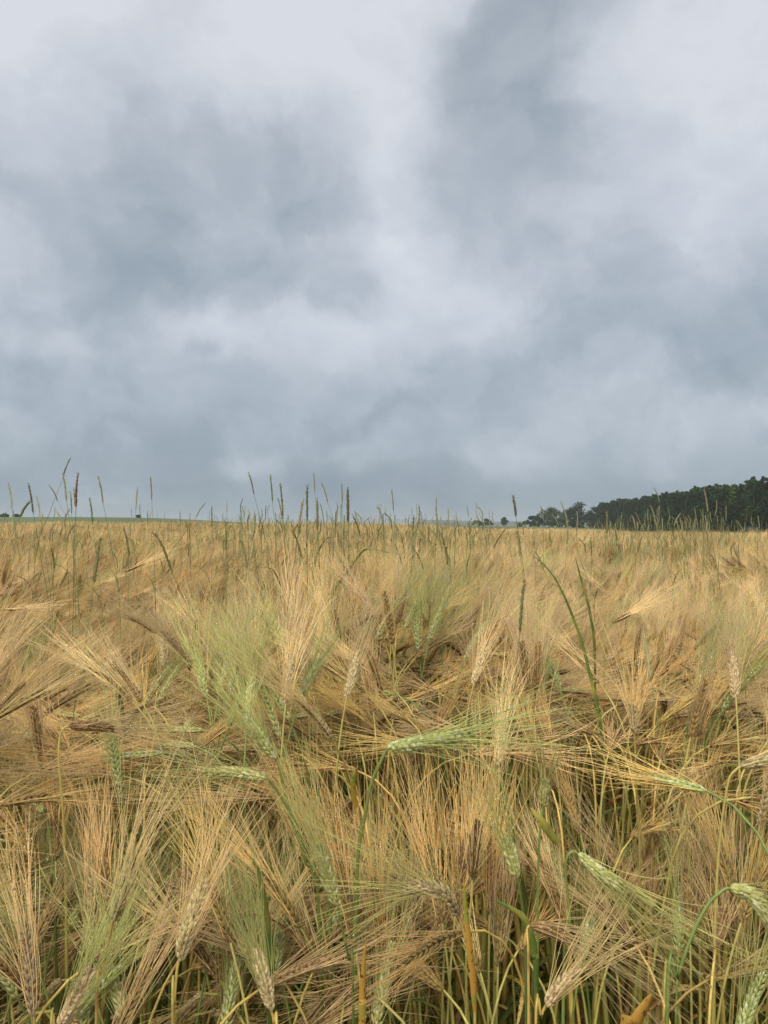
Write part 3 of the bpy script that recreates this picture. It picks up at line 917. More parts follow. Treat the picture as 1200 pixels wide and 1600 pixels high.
hero('ripe', [(-6, 952, 1.6), (16, 951, 1.6), (38, 949, 1.6)], [(-14, 956, 1.6), (-20, 975, 1.6), (-22, 1060, 1.6)],
     'ripe barley ear entering level from the left edge in the middle distance', 25, nodes=23, awn_len=.14, spread=(3, 20), drops=20)
N_HERO = 25

# ------------------------------------------------------------------ the other plants at the front: copies of the forms above
r_f = np.random.default_rng(77)
REG = []
pts = scatter_pts(0.64, 1.36, lambda y: 680, r_f, slope=0.52, pad=0.02)
pts = pts[(np.abs(pts[:, 0]) < 0.53 * pts[:, 1] + 0.03)]
order = np.argsort(pts[:, 1] + r_f.uniform(0, 0.03, len(pts)))
pts = pts[order]
N_IND = 300 - N_HERO
placed = 0
protos_done = {}
cells_x = ((300, 'left'), (560, 'centre left'), (760, 'centre'), (980, 'centre right'), (9999, 'right'))
cells_y = ((1180, 'middle rows'), (1330, 'front rows'), (9999, 'very front'))
LOOK = {'ripe': 'straw coloured', 'gold': 'golden', 'pale': 'bleached pale', 'dark': 'dark brown', 'green': 'green', 'turning': 'half ripe'}
POSE = {'upright': 'standing upright', 'tilted': 'leaning', 'nodding': 'nodding level', 'hanging': 'hanging down'}
front_rest = []
NAMED = {}
for x, y in pts:
    short = y < 0.86 or (y < 1.0 and r_f.random() < 0.5)
    i = choose(HI, x, y, r_f, short)
    f = HI[i]
    yaw = float(lean_yaw(x, y)) + r_f.normal(0, 0.8)
    sc = float(np.clip(tall(x, y), 0.9, 1.06)) * (0.98 if short else 1.0) * (0.92 if 0.86 <= y < 0.95 and not short else 1)
    c, s = math.cos(yaw), math.sin(yaw)
    e = f['ear'] * sc
    w = (x + e[0] * c, y + e[0] * s, e[2])
    px, py = project(w)
    # do not stand in front of the plants that stand out
    ez = f['dir']; q2 = (w[0] + (ez[0] * c) * .13, w[1] + (ez[0] * s) * .13, w[2] + ez[2] * .13)
    px2, py2 = project(q2)
    if w[1] < 0.6 or any((math.hypot(px - hx, py - hy) < 46 or math.hypot(px2 - hx, py2 - hy) < 52 or math.hypot((px + px2) / 2 - hx, (py + py2) / 2 - hy) < 46) and w[1] < hd + 0.04 for hx, hy, hd in HERO_SCREEN): continue
    if w[1] < 0.85 and py < 1230: continue
    if placed >= N_IND:
        front_rest.append((x, y, i, yaw, sc)); continue
    if i not in protos_done:
        root = plant_object('barley_plant', f['parts'], (x, y, 0)); protos_done[i] = root
    else:
        root = copy_tree(protos_done[i])
    root.location = (x, y, 0); root.rotation_euler = (0, 0, yaw); root.scale = (sc, sc, sc)
    cx = next(n for lim, n in cells_x if px < lim); cy = next(n for lim, n in cells_y if py < lim)
    side = ''
    if f['cls'] != 'upright': side = ' right' if c > 0.35 else ' left' if c < -0.35 else ' away' if s > 0 else ' forward'
    NAMED.setdefault('%s ears %s%s, %s, %s' % (LOOK[f['kind']], POSE[f['cls']], side, cy, cx), []).append((px, root))
    tag(root, None, 'barley plant', 'barley plants at the front of the crop')
    placed += 1
name_them(NAMED)
print('individual plants', placed, 'rest', len(front_rest))

# ------------------------------------------------------------------ the rest of the crop, which nobody could count
def crop():
    r = np.random.default_rng(5)
    protos, P, I, RO, S = [], [], [], [], []
    for f in HI: protos.append(plant_joined('x', f['parts']))
    def put(x, y, i, yaw, sc, tilt=(0, 0)):
        P.append((x, y, float(ground_z(x, y)) - 0.01)); I.append(i); RO.append((tilt[0], tilt[1], yaw)); S.append((sc[0], sc[0], sc[1]))
    for x, y, i, yaw, sc in front_rest: put(x, y, i, yaw, (sc, sc))
    # hi-detail plants: beside the view at the front, and rows behind
    q = scatter_pts(0.2, 1.36, lambda y: 380, r, 0.6, 0.8)
    q = q[np.abs(q[:, 0]) > 0.53 * q[:, 1] + 0.05]
    q = q[(q[:, 1] > 0.66)]
    for x, y in q: put(x, y, choose(HI, x, y, r), float(lean_yaw(x, y)) + r.normal(0, .8), (float(tall(x, y)),) * 2)
    q = scatter_pts(1.36, 4.2, lambda y: 560 - 40 * (y - 1.4), r, 0.56, 0.35)
    for x, y in q:
        if thin(x, y) < 0.42 and r.random() < 0.72: continue
        sc = float(tall(x, y)); put(x, y, choose(HI, x, y, r, False), float(lean_yaw(x, y)) + r.normal(0, .55), (sc, sc), tuple(r.normal(0, .07, 2)))
    # middle distance
    mids = []
    for cls, kinds in (('upright', ['ripe', 'gold', 'pale', 'green', 'ripe', 'ripe']), ('tilted', ['ripe', 'pale', 'gold', 'green', 'ripe', 'dark']), ('nodding', ['ripe', 'dark', 'gold', 'green', 'dark']), ('hanging', ['dark', 'ripe'])):
        for kd in kinds: mids.append(dict(cls=cls, kind=kd, short=False, parts=mid_form(r, kd, cls)))
    b = len(protos)
    for f in mids: protos.append(plant_joined('x', f['parts']))
    q = scatter_pts(4.2, 10.0, lambda y: 470 - 22 * (y - 3), r, 0.56, 0.5)
    for x, y in q:
        if thin(x, y) < 0.42 and r.random() < 0.7: continue
        sc = float(tall(x, y)); put(x, y, b + choose(mids, x, y, r), float(lean_yaw(x, y)) + r.normal(0, .55), (sc, sc), tuple(r.normal(0, .08, 2)))
    # clumps beyond
    b = len(protos); nc = 6
    for k in range(nc): protos.append(plant_joined('x', clump_form(r, 46, 0.34, ['ripe', 'ripe', 'ripe', 'pale', 'dark', 'ripe', 'dark', 'green'] if k < 5 else ['green', 'ripe', 'green'])))
    q = scatter_pts(9.7, 36, lambda y: 6.0 - 0.08 * (y - 10), r, 0.56, 1.5)
    for x, y in q: put(x, y, b + int(r.integers(0, nc if r.random() < .7 else nc - 1)), r.normal(0, .4), (1.0, float(0.84 + .30 * nE(x * 1.3, y * .7))))
    b2 = len(protos)
    for k in range(4): protos.append(plant_joined('x', clump_form(r, 60, 0.8, ['ripe', 'ripe', 'pale', 'dark'], 8, 0.004)))
    q = scatter_pts(35.5, 112, lambda y: 1.15 - 0.006 * (y - 36), r, 0.58, 4)
    for x, y in q: put(x, y, b2 + int(r.integers(0, 4)), r.normal(0, .5), (1.15, float(0.86 + .30 * nE(x * .5, y * .25))))
    print('crop instances', len(P))
    gn_scatter('barley_crop', protos, P, I, RO, S, dict(label='dense ripe barley crop stretching to the far edge of the field', cat='barley crop', kind='stuff'))


crop()

# ------------------------------------------------------------------ grass weeds standing over the crop
def weed_parts(P, Ssp, r, mat, thick=1.0, leaf=True, floor=0.0):
    """P culm path to spike base, Ssp spike path"""
    out = []
    mb = MB(); d = np.linspace(0, 1, len(P)); mb.tubes(P, np.interp(d, [0, .7, 1], [.0012, .0008, .0005]), 5); out.append(('stem', mb, 'weed_stem'))
    mb = MB(); k = 17
    Q, T = axis_at(Ssp, np.linspace(0, 1, k))
    t = np.linspace(0, 1, k)
    rr = 0.0019 * thick * np.interp(t, [0, .08, .5, .85, 1], [.3, .85, 1, .7, .12]) * (1 + 0.16 * np.where(np.arange(k) % 2 == 0, 1, -1)) * r.uniform(.88, 1.1, k)
    mb.tubes(Q, rr, 7)
    n = 60; tt = r.random(n) * .96; Q, T = axis_at(Ssp, tt); o = unit(np.cross(T, r.normal(0, 1, (n, 3))))
    dd = unit(T + o * .35); ln = 0.0048
    A = (Q + o * 0.0014 * thick)[:, None] + dd[:, None] * (np.array([0, .5, 1]) * ln)[None, :, None]
    mb.tubes(A, np.repeat(np.array([[.0005, .0006, .0001]]), n, 0), 3)
    out.append(('spike', mb, mat))
    if leaf:
        i = int(len(P) * r.uniform(.35, .6))
        out.append(('leaf', leaf_geo(P[i], r.uniform(0, 6.28), r.uniform(.10, .18), .0022, r, 15, 110, .3, k=9), 'leaf_green'))
    return out


def weed_object(parts, loc):
    root = empty('meadow_grass', loc)
    for nm, mb, mat in parts: mb.build(nm, M[mat], root)
    return root


WG = 'tall grass weeds standing over the barley'
weeds = [  # top x, top y, bottom x, bottom y, material, label, [thickness]
    (13, 753, 19, 795, 'weed_pale', 'leftmost slim green grass spike against the sky'),
    (44, 754, 52, 802, 'weed_spike', 'second tall grass spike from the left edge, leaning left against the sky'),
    (47, 783, 32, 808, 'weed_spike', 'short thick dark grass spike leaning right beside the far left bush', 1.5),
    (57, 774, 63, 813, 'weed_pale', 'grass spike just right of the short thick dark one near the left bush'),
    (76, 757, 90, 783, 'weed_spike', 'dark grass spike slanting left whose stem crosses the tallest leaning one'),
    (111, 714, 98, 748, 'weed_spike', 'tallest grass spike of all, leaning right into the sky on the left'),
    (98, 737, 104, 783, 'weed_pale', 'yellow green grass spike crossing the tallest leaning one'),
    (122, 737, 119, 793, 'weed_red', 'reddish knobbly grass spike beside the tallest leaning one'),
    (115, 761, 117, 790, 'weed_spike', 'upright grass spike pressed against the reddish knobbly one'),
    (110, 767, 112, 803, 'weed_spike', 'low upright grass spike left of the reddish knobbly one'),
    (140, 777, 145, 820, 'weed_spike', 'dark upright grass spike just right of the reddish one, below the skyline tip'),
    (153, 743, 161, 786, 'weed_spike', 'tall green grass spike leaning left, alone right of the left cluster'),
    (215, 760, 212, 797, 'weed_pale', 'slim grass spike standing over the green hill, left of its taller neighbour'),
    (235, 744, 237, 782, 'weed_spike', 'tall straight grass spike over the green hill'),
    (281, 799, 282, 820, 'weed_spike', 'tiny dark upright grass spike over the green hill'),
    (323, 784, 307, 807, 'weed_pale', 'curved pale grass spike bending right over the green hill'),
    (331, 790, 331, 823, 'weed_spike', 'upright grass spike beside the curved pale one'),
    (388, 737, 397, 773, 'weed_spike', 'high thin dark grass spike leaning left, at the left of the middle group'),
    (372, 803, 380, 827, 'weed_pale', 'low pale grass spike under the high thin leaning one'),
    (388, 795, 393, 830, 'weed_pale', 'green grass spike low under the high thin leaning one, right of the pale one'),
    (230, 798, 231, 822, 'weed_spike', 'short grass spike below the tall straight one over the green hill'),
    (422, 741, 426, 785, 'weed_spike', 'tall upright grass spike, right of the high thin leaning one'),
    (438, 755, 442, 807, 'weed_spike', 'long brown grass spike in the middle group'),
    (434, 777, 441, 812, 'weed_spike', 'green grass spike crossing the long brown one'),
    (474, 779, 466, 835, 'weed_spike', 'long dark curved grass spike leaning right in the middle group', 1.2),
    (480, 756, 480, 813, 'weed_spike', 'long dark perfectly straight grass spike in the middle group', 1.1),
    (490, 738, 492, 768, 'weed_pale', 'faint pale grass spike highest above the middle group'),
    (502, 753, 512, 785, 'weed_pale', 'faint grass spike leaning left above the middle group'),
    (495, 777, 497, 827, 'weed_spike', 'thick green grass spike right of the perfectly straight dark one', 1.3),
    (500, 786, 505, 808, 'weed_spike', 'small dark grass spike right of the thick green one'),
    (534, 755, 535, 787, 'weed_pale', 'faint pale grass spike left of the thickest dark one'),
    (543, 761, 544, 816, 'weed_spike', 'thickest dark brown upright grass spike right of the middle group', 1.6),
    (533, 787, 533, 810, 'weed_spike', 'small upright grass spike just left of the thickest dark brown one'),
    (550, 803, 563, 837, 'weed_spike', 'slanting green grass spike at the foot of the thickest dark brown one', 1.2),
    (553, 797, 559, 815, 'weed_spike', 'short dark grass spike right of the thickest dark brown one'),
    (612, 765, 615, 798, 'weed_pale', 'faint pale grass spike standing alone above the centre of the crop'),
    (657, 798, 660, 820, 'weed_spike', 'small grass spike in front of the left end of the blue hill'),
    (700, 792, 701, 820, 'weed_pale', 'pale thin grass spike in front of the blue hill'),
    (713, 807, 717, 830, 'weed_spike', 'dark grass spike in front of the blue hill'),
    (729, 789, 732, 808, 'weed_pale', 'faint grass spike above the right end of the blue hill'),
    (575, 810, 583, 837, 'weed_spike', 'green grass spike leaning left at the crop top right of the thickest one'),
    (585, 807, 587, 837, 'weed_pale', 'upright grass spike at the crop top right of the thickest one'),
    (801, 773, 806, 807, 'weed_spike', 'thick nearly black grass spike over the gap between the small trees and the wood', 1.7),
    (793, 823, 771, 857, 'weed_spike', 'dark grass spike slanting right across the crop below the nearly black one'),
    (807, 827, 813, 870, 'weed_pale', 'long green grass spike low in the crop below the nearly black one', 1.2),
    (875, 782, 887, 817, 'weed_pale', 'slender grass spike in front of the round dark trees'),
    (748, 802, 758, 824, 'weed_pale', 'grass spike in front of the first small dark tree'),
    (900, 812, 901, 830, 'weed_pale', 'short pale grass spike under the round dark trees'),
    (862, 802, 873, 822, 'weed_pale', 'grass spike leaning left at the left end of the round dark trees'),
    (949, 798, 948, 824, 'weed_pale', 'upright pale grass spike at the start of the wood'),
    (1021, 761, 1031, 785, 'weed_pale', 'grass spike rising above the treetops of the wood'),
    (1016, 788, 1025, 820, 'weed_pale', 'pale grass spike against the wood, below the one over the treetops', 1.2),
    (1043, 793, 1047, 813, 'weed_pale', 'pale upright grass spike against the wood, right of the one over the treetops'),
    (1100, 762, 1106, 800, 'weed_pale', 'tall pale grass spike in front of the dark wood'),
    (1085, 793, 1088, 813, 'weed_pale', 'short pale grass spike left of the tall pale one against the wood'),
    (1064, 801, 1053, 822, 'weed_pale', 'pale curved grass spike bending right against the wood'),
    (1062, 807, 1066, 832, 'weed_pale', 'upright grass spike beside the curved one against the wood'),
    (1071, 807, 1082, 834, 'weed_pale', 'pale grass spike leaning left beside the curved one against the wood'),
    (1150, 812, 1161, 830, 'weed_pale', 'grass spike leaning left in front of the grey shed roof'),
    (1164, 815, 1163, 833, 'weed_pale', 'upright grass spike in front of the grey shed roof'),
    (1184, 806, 1187, 826, 'weed_pale', 'thin grass spike right of the grey shed roof'),
    (992, 800, 1001, 820, 'weed_pale', 'grass spike leaning left at the left part of the wood'),
    (1007, 817, 1000, 832, 'weed_pale', 'short grass spike leaning right at the left part of the wood'),
    (1004, 836, 997, 864, 'weed_spike', 'dark grass spike in the crop below the wood'),
    (157, 840, 147, 910, 'weed_spike', 'big dark green grass spike leaning right in the crop on the left', 1.4),
    (242, 832, 267, 890, 'weed_spike', 'long thin brown grass spike slanting left in the crop, below the hill'),
    (193, 823, 202, 867, 'weed_spike', 'green grass spike in the crop between the big dark one and the long thin one', 1.2),
    (353, 813, 353, 860, 'weed_spike', 'upright grass spike in the crop left of the middle group'),
    (377, 843, 387, 893, 'weed_spike', 'slanting dark grass spike in the crop below the middle group'),
    (457, 828, 472, 873, 'weed_spike', 'green grass spike in the crop straight under the middle group', 1.2),
    (645, 855, 662, 890, 'weed_spike', 'dark grass spike slanting left in the crop below the centre skyline'),
    (615, 847, 628, 883, 'weed_spike', 'thin dark grass spike slanting left in the crop, left of a similar one'),
    (690, 833, 700, 883, 'weed_spike', 'long green grass spike in the crop below the blue hill', 1.2),
    (540, 942, 552, 985, 'weed_spike', 'brown grass spike deep in the crop above the prominent green ear'),
    (837, 862, 850, 892, 'weed_spike', 'small dark grass spike in the crop left of the long blade'),
    (1005, 985, 1017, 1060, 'weed_pale', 'long blue green grass spike low in the crop on the right', 1.5),
    (183, 1070, 195, 1150, 'weed_spike', 'old grass spike low in the crop on the left above the golden brush of awns', 1.8),
    (558, 1000, 560, 1078, 'weed_pale', 'pale green grass spike low in the crop above the thick green stem', 1.8),
    (465, 1028, 475, 1060, 'weed_pale', 'small fresh pale spike low in the crop right of the leaning green ear', 1.3),
    (1050, 918, 1054, 955, 'weed_spike', 'dark upright grass spike in the crop on the right side'),
    (820, 905, 812, 990, 'weed_spike', 'long thin grass spike deep in the crop, left of the long blade'),
]
r_w = np.random.default_rng(9)
for w in weeds:
    tx, ty, bx, by, mt, lab = w[:6]; th = w[6] if len(w) > 6 else 1.0
    Lp = math.hypot(tx - bx, ty - by)
    d = min(max(0.078 * F / Lp, 1.15), 5.0)
    if th > 1.45 and Lp < 40: d = 2.0
    T = np.array(at(tx, ty, d)); B = np.array(at(bx, by, d + r_w.normal(0, .01)))
    dr = unit(B - T)
    # arc: spike bends slightly, the culm swings back to vertical
    mid = (T + B) / 2 + np.array([1, 0, 0]) * (T[0] - B[0]) * -0.12
    S_ = catmull([B, mid, T], 4)
    Hb = B[2]
    p1 = B + dr * 0.12
    p2 = B + dr * 0.3 + np.array([dr[0] * -0.04, 0, 0]); p2[2] = min(p2[2], B[2] - .22)
    foot = np.array([B[0] + dr[0] * 0.35, B[1], float(ground_z(B[0], B[1]))])
    p3 = (p2 + foot) / 2
    P = catmull([foot, p3, p2, p1, B], 4)
    o = weed_object(weed_parts(P - foot, S_ - foot, r_w, mt, th), foot)
    tag(o, lab, 'grass', WG)

# long grass blades lying over the crop
def long_blade(pts, w, mat, label):
    W = [np.array(at(*p)) for p in pts]
    foot = W[-1].copy(); foot[2] = 0
    Q = catmull([foot, (foot + W[-1]) / 2] + W[::-1], 5)
    root = empty('grass_blade', foot)
    t = np.linspace(0, 1, len(Q))
    mb = MB(); k = int(len(Q) * .30)
    mb.tubes((Q - foot)[:k + 1], np.full(k + 1, .0014), 6); mb.build('stem', M['weed_stem'], root)
    mb = MB(); Qb = (Q - foot)[k:]; tb = np.linspace(0, 1, len(Qb))
    mb.blade(Qb, w * np.interp(tb, [0, .2, .6, .9, 1], [.5, 1, .8, .35, .04]), np.tile([[.95, .25, .1]], (len(Qb), 1)), .3)
    mb.build('blade', M[mat], root)
    tag(root, label, 'grass blade', 'long grass blades in the crop')
long_blade([(828, 862, 1.25), (868, 905, 1.25), (903, 985, 1.25), (922, 1055, 1.24), (936, 1120, 1.24), (940, 1190, 1.24)], .0030, 'leaf_green', 'long green grass blade arching up to the left across the crop on the right')
long_blade([(898, 868, 1.5), (908, 905, 1.5), (920, 950, 1.5), (928, 1000, 1.5), (930, 1080, 1.5)], .0030, 'leaf_green', 'straight green grass blade beside the long arching one')
long_blade([(614, 865, 1.7), (592, 860, 1.7), (568, 860, 1.7), (545, 890, 1.7), (519, 930, 1.7), (508, 990, 1.7)], .0034, 'leaf_green', 'sharply bent green grass blade in the far crop above the centre')
long_blade([(528, 838, 2.0), (510, 842, 2.0), (497, 862, 2.0), (491, 885, 2.0), (489, 930, 2.0)], .0034, 'leaf_green', 'small hooked grass blade under the middle group of spikes')
long_blade([(1018, 1552, .60), (1008, 1570, .60), (992, 1600, .60), (980, 1660, .60)], .0075, 'leaf_orange', 'orange brown spotted leaf tip at the bottom edge on the right')
long_blade([(572, 1468, .70), (568, 1510, .70), (566, 1560, .70), (566, 1640, .70)], .0036, 'leaf_orange', 'upright orange and yellow leaf at the bottom, right of the thick green stem')
long_blade([(770, 1405, .78), (800, 1420, .78), (822, 1440, .78), (835, 1490, .78), (838, 1560, .78)], .004, 'leaf_green', 'short green blade bending left under the slim green ear')
long_blade([(395, 1340, .78), (408, 1380, .78), (418, 1450, .78), (424, 1560, .78)], .004, 'leaf_green', 'upright green blade between the two lower left ears and the yellow stems')

# weeds nobody singles out: copies
forms_w = []
for k in range(10):
    a = R(r_w.uniform(-14, 14)); L0 = r_w.uniform(.9, 1.0)
    P = catmull([(0, 0, 0), (.01, 0, .4), (.02, 0, .7), (.02 + math.sin(a) * .2, .01, .7 + math.cos(a) * (L0 - .7))], 4)
    b = a + R(r_w.uniform(-15, 40)); e0 = P[-1]; sl = r_w.uniform(.055, .09)
    S_ = catmull([e0, e0 + sl * .5 * np.array([math.sin(a), 0, math.cos(a)]), e0 + sl * .5 * np.array([math.sin(a), 0, math.cos(a)]) + sl * .5 * np.array([math.sin(b), 0, math.cos(b)])], 4)
    forms_w.append((weed_parts(P, S_, r_w, ['weed_spike', 'weed_pale', 'weed_pale', 'weed_spike', 'weed_pale'][k % 5], r_w.uniform(.6, 1.1)), S_[-1][2]))
done = {}
NAMED_W = {}
spots = []
def cluster(n, px0, px1, d0, d1, zt0, zt1):
    for _ in range(n):
        px = r_w.uniform(px0, px1); d = r_w.uniform(d0, d1); spots.append((px, d, r_w.uniform(zt0, zt1) + CAM_Z - 1.06))
cluster(95, 350, 730, 2.2, 6.5, .98, 1.14)
cluster(18, 0, 130, 2.0, 5.0, .98, 1.13)
cluster(20, 130, 350, 2.5, 6.0, .96, 1.10)
cluster(48, 960, 1130, 3.0, 6.5, .98, 1.14)
cluster(22, 700, 960, 2.5, 6.0, .98, 1.12)
cluster(10, 1130, 1200, 3.0, 6.0, .98, 1.12)
wc = ((130, 'at the left edge'), (350, 'before the green hill'), (560, 'in the middle group'), (740, 'before the blue hill'), (950, 'before the round dark trees'), (9999, 'before the wood'))
for px, d, zt in spots:
    k = int(r_w.integers(0, len(forms_w))); parts, top = forms_w[k]
    x = (px - 600) / F * d; sc = zt / top
    if k not in done: done[k] = o = weed_object(parts, (0, 0, 0))
    else: o = copy_tree(done[k])
    o.location = (x, d, float(ground_z(x, d))); o.rotation_euler = (0, 0, r_w.uniform(0, 6.28)); o.scale = (sc,) * 3
    near = 'nearer' if d < 3.2 else 'middling' if d < 4.6 else 'farther'
    NAMED_W.setdefault('%s %s grass spikes %s the skyline, %s' % (near, 'dark' if k % 5 in (0, 3) else 'pale', 'above' if zt > CAM_Z - .01 else 'below', next(n for l, n in wc if px < l)), []).append((px, o))
    tag(o, None, 'grass', WG)
name_them(NAMED_W)
# far grass: too many to count
r_g = np.random.default_rng(31)
gp, gi_, gr, gs = [], [], [], []
for _ in range(2800):
    d = r_g.uniform(4, 38); px = r_g.choice([r_g.uniform(330, 780), r_g.uniform(930, 1140), r_g.uniform(-100, 1300)], p=[.5, .2, .3])
    x = (px - 600) / F * d
    gp.append((x, d, float(ground_z(x, d)))); gi_.append(int(r_g.integers(0, 6))); gr.append((0, 0, r_g.uniform(0, 6.28))); s_ = r_g.uniform(.98, 1.26); gs.append((1.2, 1.2, s_))
gn_scatter('meadow_grass_mass', [plant_joined('x', [(a, b, c, None) for a, b, c in forms_w[k][0]]) for k in range(6)], gp, gi_, gr, gs,
           dict(label='scattered grass spikes blending into the far crop', cat='grass', kind='stuff'))

# ------------------------------------------------------------------ trees
def foliage_mat(name, base, var=.3):
    return plant_mat(name, base, var=var, hue=.02, trans=.3, rough=.85, nscale=.25, spec=.03)
M['fol_dark'] = foliage_mat('foliage_dark', (0.036, 0.074, 0.034), .22)
M['fol_mid'] = foliage_mat('foliage_mid', (0.046, 0.088, 0.036), .22)
M['fol_light'] = foliage_mat('foliage_light', (0.075, 0.12, 0.04), .2)
M['bark'] = plant_mat('bark', (0.10, 0.08, 0.06), var=.2, trans=0, rough=.9, nscale=4, spec=.1)


def tree_mbs(r, H, W, base=0.12, lobes=26, leaf=.42, per=150, shape='round', D=None):
    """crown of many leaf clumps and a tapered trunk with limbs; H height, W crown half-width"""
    cr, tk = MB(), MB()
    D = D or W
    Wl = min(W, H * (.8 if shape == 'bush' else .55))
    z0 = H * base
    cs = []
    for i in range(lobes):
        t = r.uniform(0.0, 1.0)
        z = z0 + (H - z0) * (0.06 + 0.86 * t)
        if shape == 'tall': prof = np.interp(t, [0, .2, .8, 1], [.9, 1, .95, .6])
        else: prof = np.interp(t, [0, .3, .65, 1], [.62, 1, .88, .28])
        a = r.uniform(0, 6.28); q = prof * r.uniform(.45, .85)
        rad = r.uniform(.20, .34) * Wl * (1.15 if shape == 'round' else .85)
        cs.append((q * W * math.cos(a), q * D * math.sin(a), min(z, H - rad * .8), rad))
    cs.append((r.normal(0, .1 * W), r.normal(0, .1 * W), H - .26 * Wl, .26 * Wl))
    for x, y, z, rad in cs:
        n = int(per * (rad / (.28 * Wl)) ** 2)
        d = unit(r.normal(0, 1, (n, 3)))
        p = np.array([x, y, z]) + d * rad * r.uniform(.45, 1.12, (n, 1)) * np.array([1.1, 1.1, .85])
        s = leaf * r.uniform(.6, 1.3, (n, 1))
        u = unit(np.cross(d + r.normal(0, .6, (n, 3)), r.normal(0, 1, (n, 3)))); v = unit(np.cross(u, d + r.normal(0, .5, (n, 3))))
        V = np.stack([p - u * s * .5, p - v * s * .35 + u * s * .1, p + u * s * .6, p + v * s * .35 + u * s * .05], 1)
        cr.add(V, np.arange(n * 4).reshape(n, 4))
    tk.tubes(np.array([(0, 0, 0), (.02 * W, 0, H * .3), (-.03 * W, .02, H * .6), (0, 0, H * .85)]), np.array([H * .022, H * .016, H * .01, H * .003]), 8)
    for x, y, z, rad in cs[::3]:
        zz = max(z * .55, z0 * .8)
        tk.tubes(np.array([(0, 0, zz), (x * .5, y * .5, (zz + z) / 2), (x, y, z)]), np.array([H * .007, H * .004, H * .0015]), 5)
    return cr, tk


r_t = np.random.default_rng(41)
TG = 'separate trees left of the wood'
def tree(px, d, H, W, fol, label, name='broadleaf_tree', base=.12, lobes=26, shape='round', group=TG, per=150, leaf=.42, cat='tree'):
    x = (px - 600) / F * d; z = float(ground_z(x, d))
    cr, tk = tree_mbs(r_t, H, W, base, lobes, leaf, per, shape)
    o = empty(name, (x, d, z - .05))
    tk.build('trunk', M['bark'], o); cr.build('crown', M[fol], o, smooth=False)
    tag(o, label, cat, group)
    return o


def H_at(px, py, d):
    x = (px - 600) / F * d
    return at(px, py, d).z - float(ground_z(x, d))


for px, py, wpx, d, fol, lab in [
    (835, 806, 30, 430, 'fol_dark', 'lowest dark tree at the left end of the round dark trees'),
    (858, 791, 30, 425, 'fol_dark', 'round topped dark tree standing a little higher, second from the left end'),
    (884, 796, 38, 420, 'fol_mid', 'broad dark tree between the round topped one and the tallest'),
    (908, 784, 34, 410, 'fol_dark', 'tallest round dark tree left of the wood'),
    (934, 791, 32, 405, 'fol_dark', 'dark tree filling the gap between the tallest round one and the wood'),
    (956, 788, 34, 390, 'fol_mid', 'dark tree merging into the left end of the wood'),
    (872, 810, 40, 400, 'fol_mid', 'low spreading tree below the round topped one'),
    (920, 812, 40, 395, 'fol_light', 'lighter green low tree at the foot of the tallest round one'),
]:
    tree(px, d, H_at(px, py, d), wpx / 2 / F * d * 1.45, fol, lab, base=.06, lobes=24, leaf=.7, per=120)
for px, py, wpx, d, lab in [
    (745, 813, 18, 560, 'small dark tree at the left end of the pair beyond the crop'),
    (762, 810, 22, 560, 'larger dark bushy tree of the pair beyond the crop'),
    (788, 808, 12, 545, 'small lollipop shaped dark tree standing alone beyond the crop'),
    (812, 817, 14, 520, 'very low dark tree between the lollipop tree and the round dark trees'),
]:
    tree(px, d, H_at(px, py, d), wpx / 2 / F * d * 1.1, 'fol_dark', lab, base=.10, lobes=16, leaf=.8, per=100)
for px, py, wpx, lab in [(7, 802, 15, 'dark bush at the left end of the pair on the green hill'), (25, 805, 15, 'lower dark bush of the pair on the green hill'), (-18, 805, 22, 'dark bush on the green hill just outside the left edge'), (216, 811, 9, 'tiny dark bush alone on the green hill')]:
    d = 300
    tree(px, d, max(H_at(px, py, d), 1.2), wpx / 2 / F * d * 1.1, 'fol_dark', lab, name='bush', base=.0, lobes=34, shape='bush', group='bushes on the green hill', leaf=.35, per=110, cat='bush')

# the wood on the right: one dark mass
def wood():
    r = np.random.default_rng(52)
    protos = []
    for k in range(7):
        cr, tk = tree_mbs(r, 14.0, r.uniform(1.7, 2.3), .02, 64, .60, 58, 'tall')
        protos.append(plant_joined('x', [('crown', cr, ['fol_dark', 'fol_mid', 'fol_dark', 'fol_mid', 'fol_dark', 'fol_dark', 'fol_light'][k], None), ('trunk', tk, 'bark', None)]))
    P, I, RO, S = [], [], [], []
    y = 118.0
    while y < 405:
        xe = 95 + (y - 190) * .084 if y > 190 else 95
        for j in range(10):
            x = xe + j * 4.0 + r.normal(0, .8); yy = y + r.normal(0, .8)
            P.append((x, yy, float(ground_z(x, yy)) - .1)); I.append(int(r.integers(0, 6)) if r.random() > .06 else 6)
            h = r.normal(1.0, .028) * (1 + .03 * math.sin(yy * .11)) * 1.0
            RO.append((0, 0, r.uniform(0, 6.28))); S.append((r.uniform(.9, 1.2),) * 2 + (h,))
        # shrubs along the edge
        P.append((xe - 3 + r.normal(0, .5), y, float(ground_z(xe, y)) - .1)); I.append(int(r.integers(0, 7))); RO.append((0, 0, r.uniform(0, 6))); s = r.uniform(.35, .6); S.append((1.0, 1.0, s))
        y += 2.9
    gn_scatter('woodland', protos, P, I, RO, S, dict(label='dense dark green wood of tall slim trees behind the crop', cat='wood', kind='stuff'))


wood()

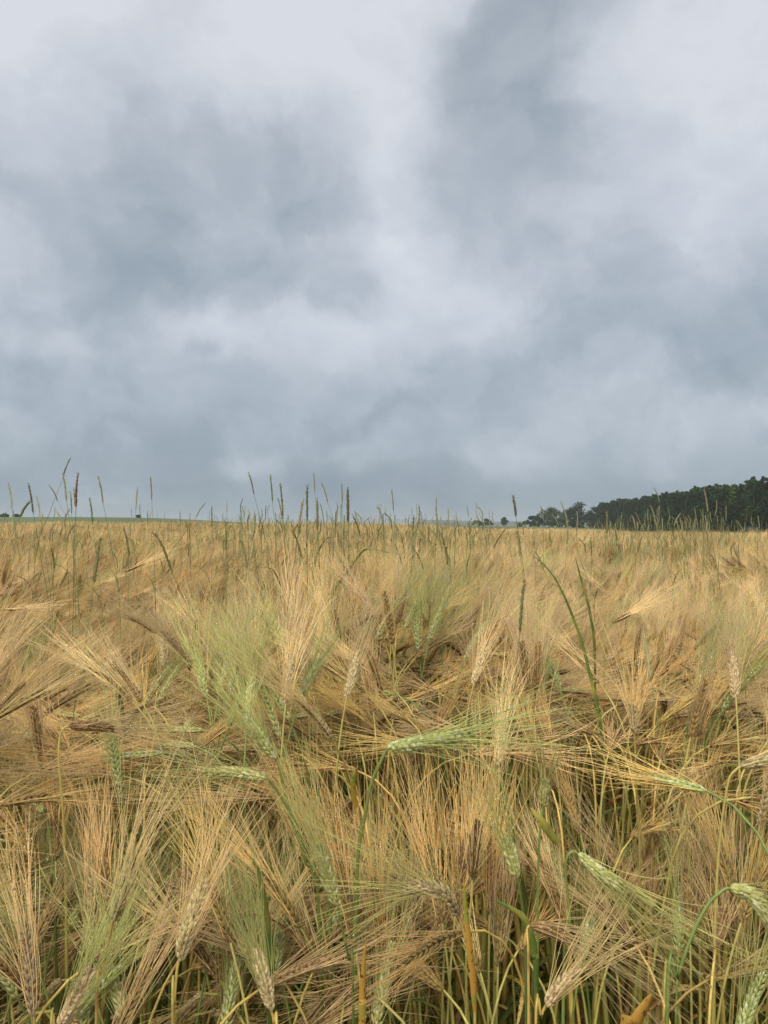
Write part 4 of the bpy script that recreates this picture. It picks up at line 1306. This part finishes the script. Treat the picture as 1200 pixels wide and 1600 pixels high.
# small grey shed at the edge of the wood
def shed():
    d = 165.0
    cx = (1174 - 600) / F * d
    z = float(ground_z(cx, d)); o = empty('shed', (cx, d, z)); o.rotation_euler = (0, 0, R(18))
    def mat(n, c, rough=.7):
        return plant_mat(n, c, var=.02, hue=0, trans=0, rough=rough, nscale=3, spec=.08)
    mb = MB(); mb.box((-1.35, -1.1, 0), (1.35, 1.1, 1.35)); mb.build('wall', mat('shed_boards', (.11, .10, .095)), o, smooth=False)
    mb = MB()
    v = [(-1.7, -1.4, 1.30), (1.7, -1.4, 1.30), (1.7, 1.4, 1.30), (-1.7, 1.4, 1.30), (-.5, 0, 2.15), (.5, 0, 2.15),
         (-1.7, -1.4, 1.38), (1.7, -1.4, 1.38), (1.7, 1.4, 1.38), (-1.7, 1.4, 1.38)]
    mb.add(v, [(0, 3, 2, 1), (0, 1, 7, 6), (1, 2, 8, 7), (2, 3, 9, 8), (3, 0, 6, 9), (6, 7, 5, 4), (8, 9, 4, 5)]); mb.add(v, [(7, 8, 5), (9, 6, 4)])
    mb.build('roof', mat('shed_roof', (.045, .05, .055), .9), o, smooth=False)
    mb = MB(); mb.box((-.4, -1.16, 0), (.4, -1.103, 1.2)); mb.build('door', mat('shed_door', (.16, .06, .05)), o, smooth=False)
    tag(o, 'little grey roofed shed standing at the foot of the wood', 'shed')


shed()

# ------------------------------------------------------------------ damp air: far things fade to blue
def haze():
    mb = MB(); mb.box((-4200, -80, -4), (4200, 3400, 46))
    m = bpy.data.materials.new('haze'); m.use_nodes = True
    N, L = m.node_tree.nodes, m.node_tree.links
    N.clear()
    out = N.new('ShaderNodeOutputMaterial'); v = N.new('ShaderNodeVolumePrincipled')
    v.inputs['Color'].default_value = (.86, .92, 1.0, 1)
    v.inputs['Density'].default_value = 0.00026
    v.inputs['Anisotropy'].default_value = 0.2
    L.new(v.outputs[0], out.inputs['Volume'])
    tag(mb.build('haze', m, smooth=False), 'thin blue grey haze over the far fields', 'haze', kind='stuff')


haze()
scene.cycles.max_bounces = 7
scene.cycles.diffuse_bounces = 3
scene.cycles.glossy_bounces = 2
scene.cycles.transmission_bounces = 6
scene.cycles.volume_bounces = 1
scene.cycles.use_adaptive_sampling = True

scene.cycles.use_denoising = True
scene.cycles.denoiser = 'OPENIMAGEDENOISE'
scene.cycles.denoising_input_passes = 'RGB_ALBEDO_NORMAL'
scene.cycles.denoising_prefilter = 'NONE'
scene.cycles.use_adaptive_sampling = False
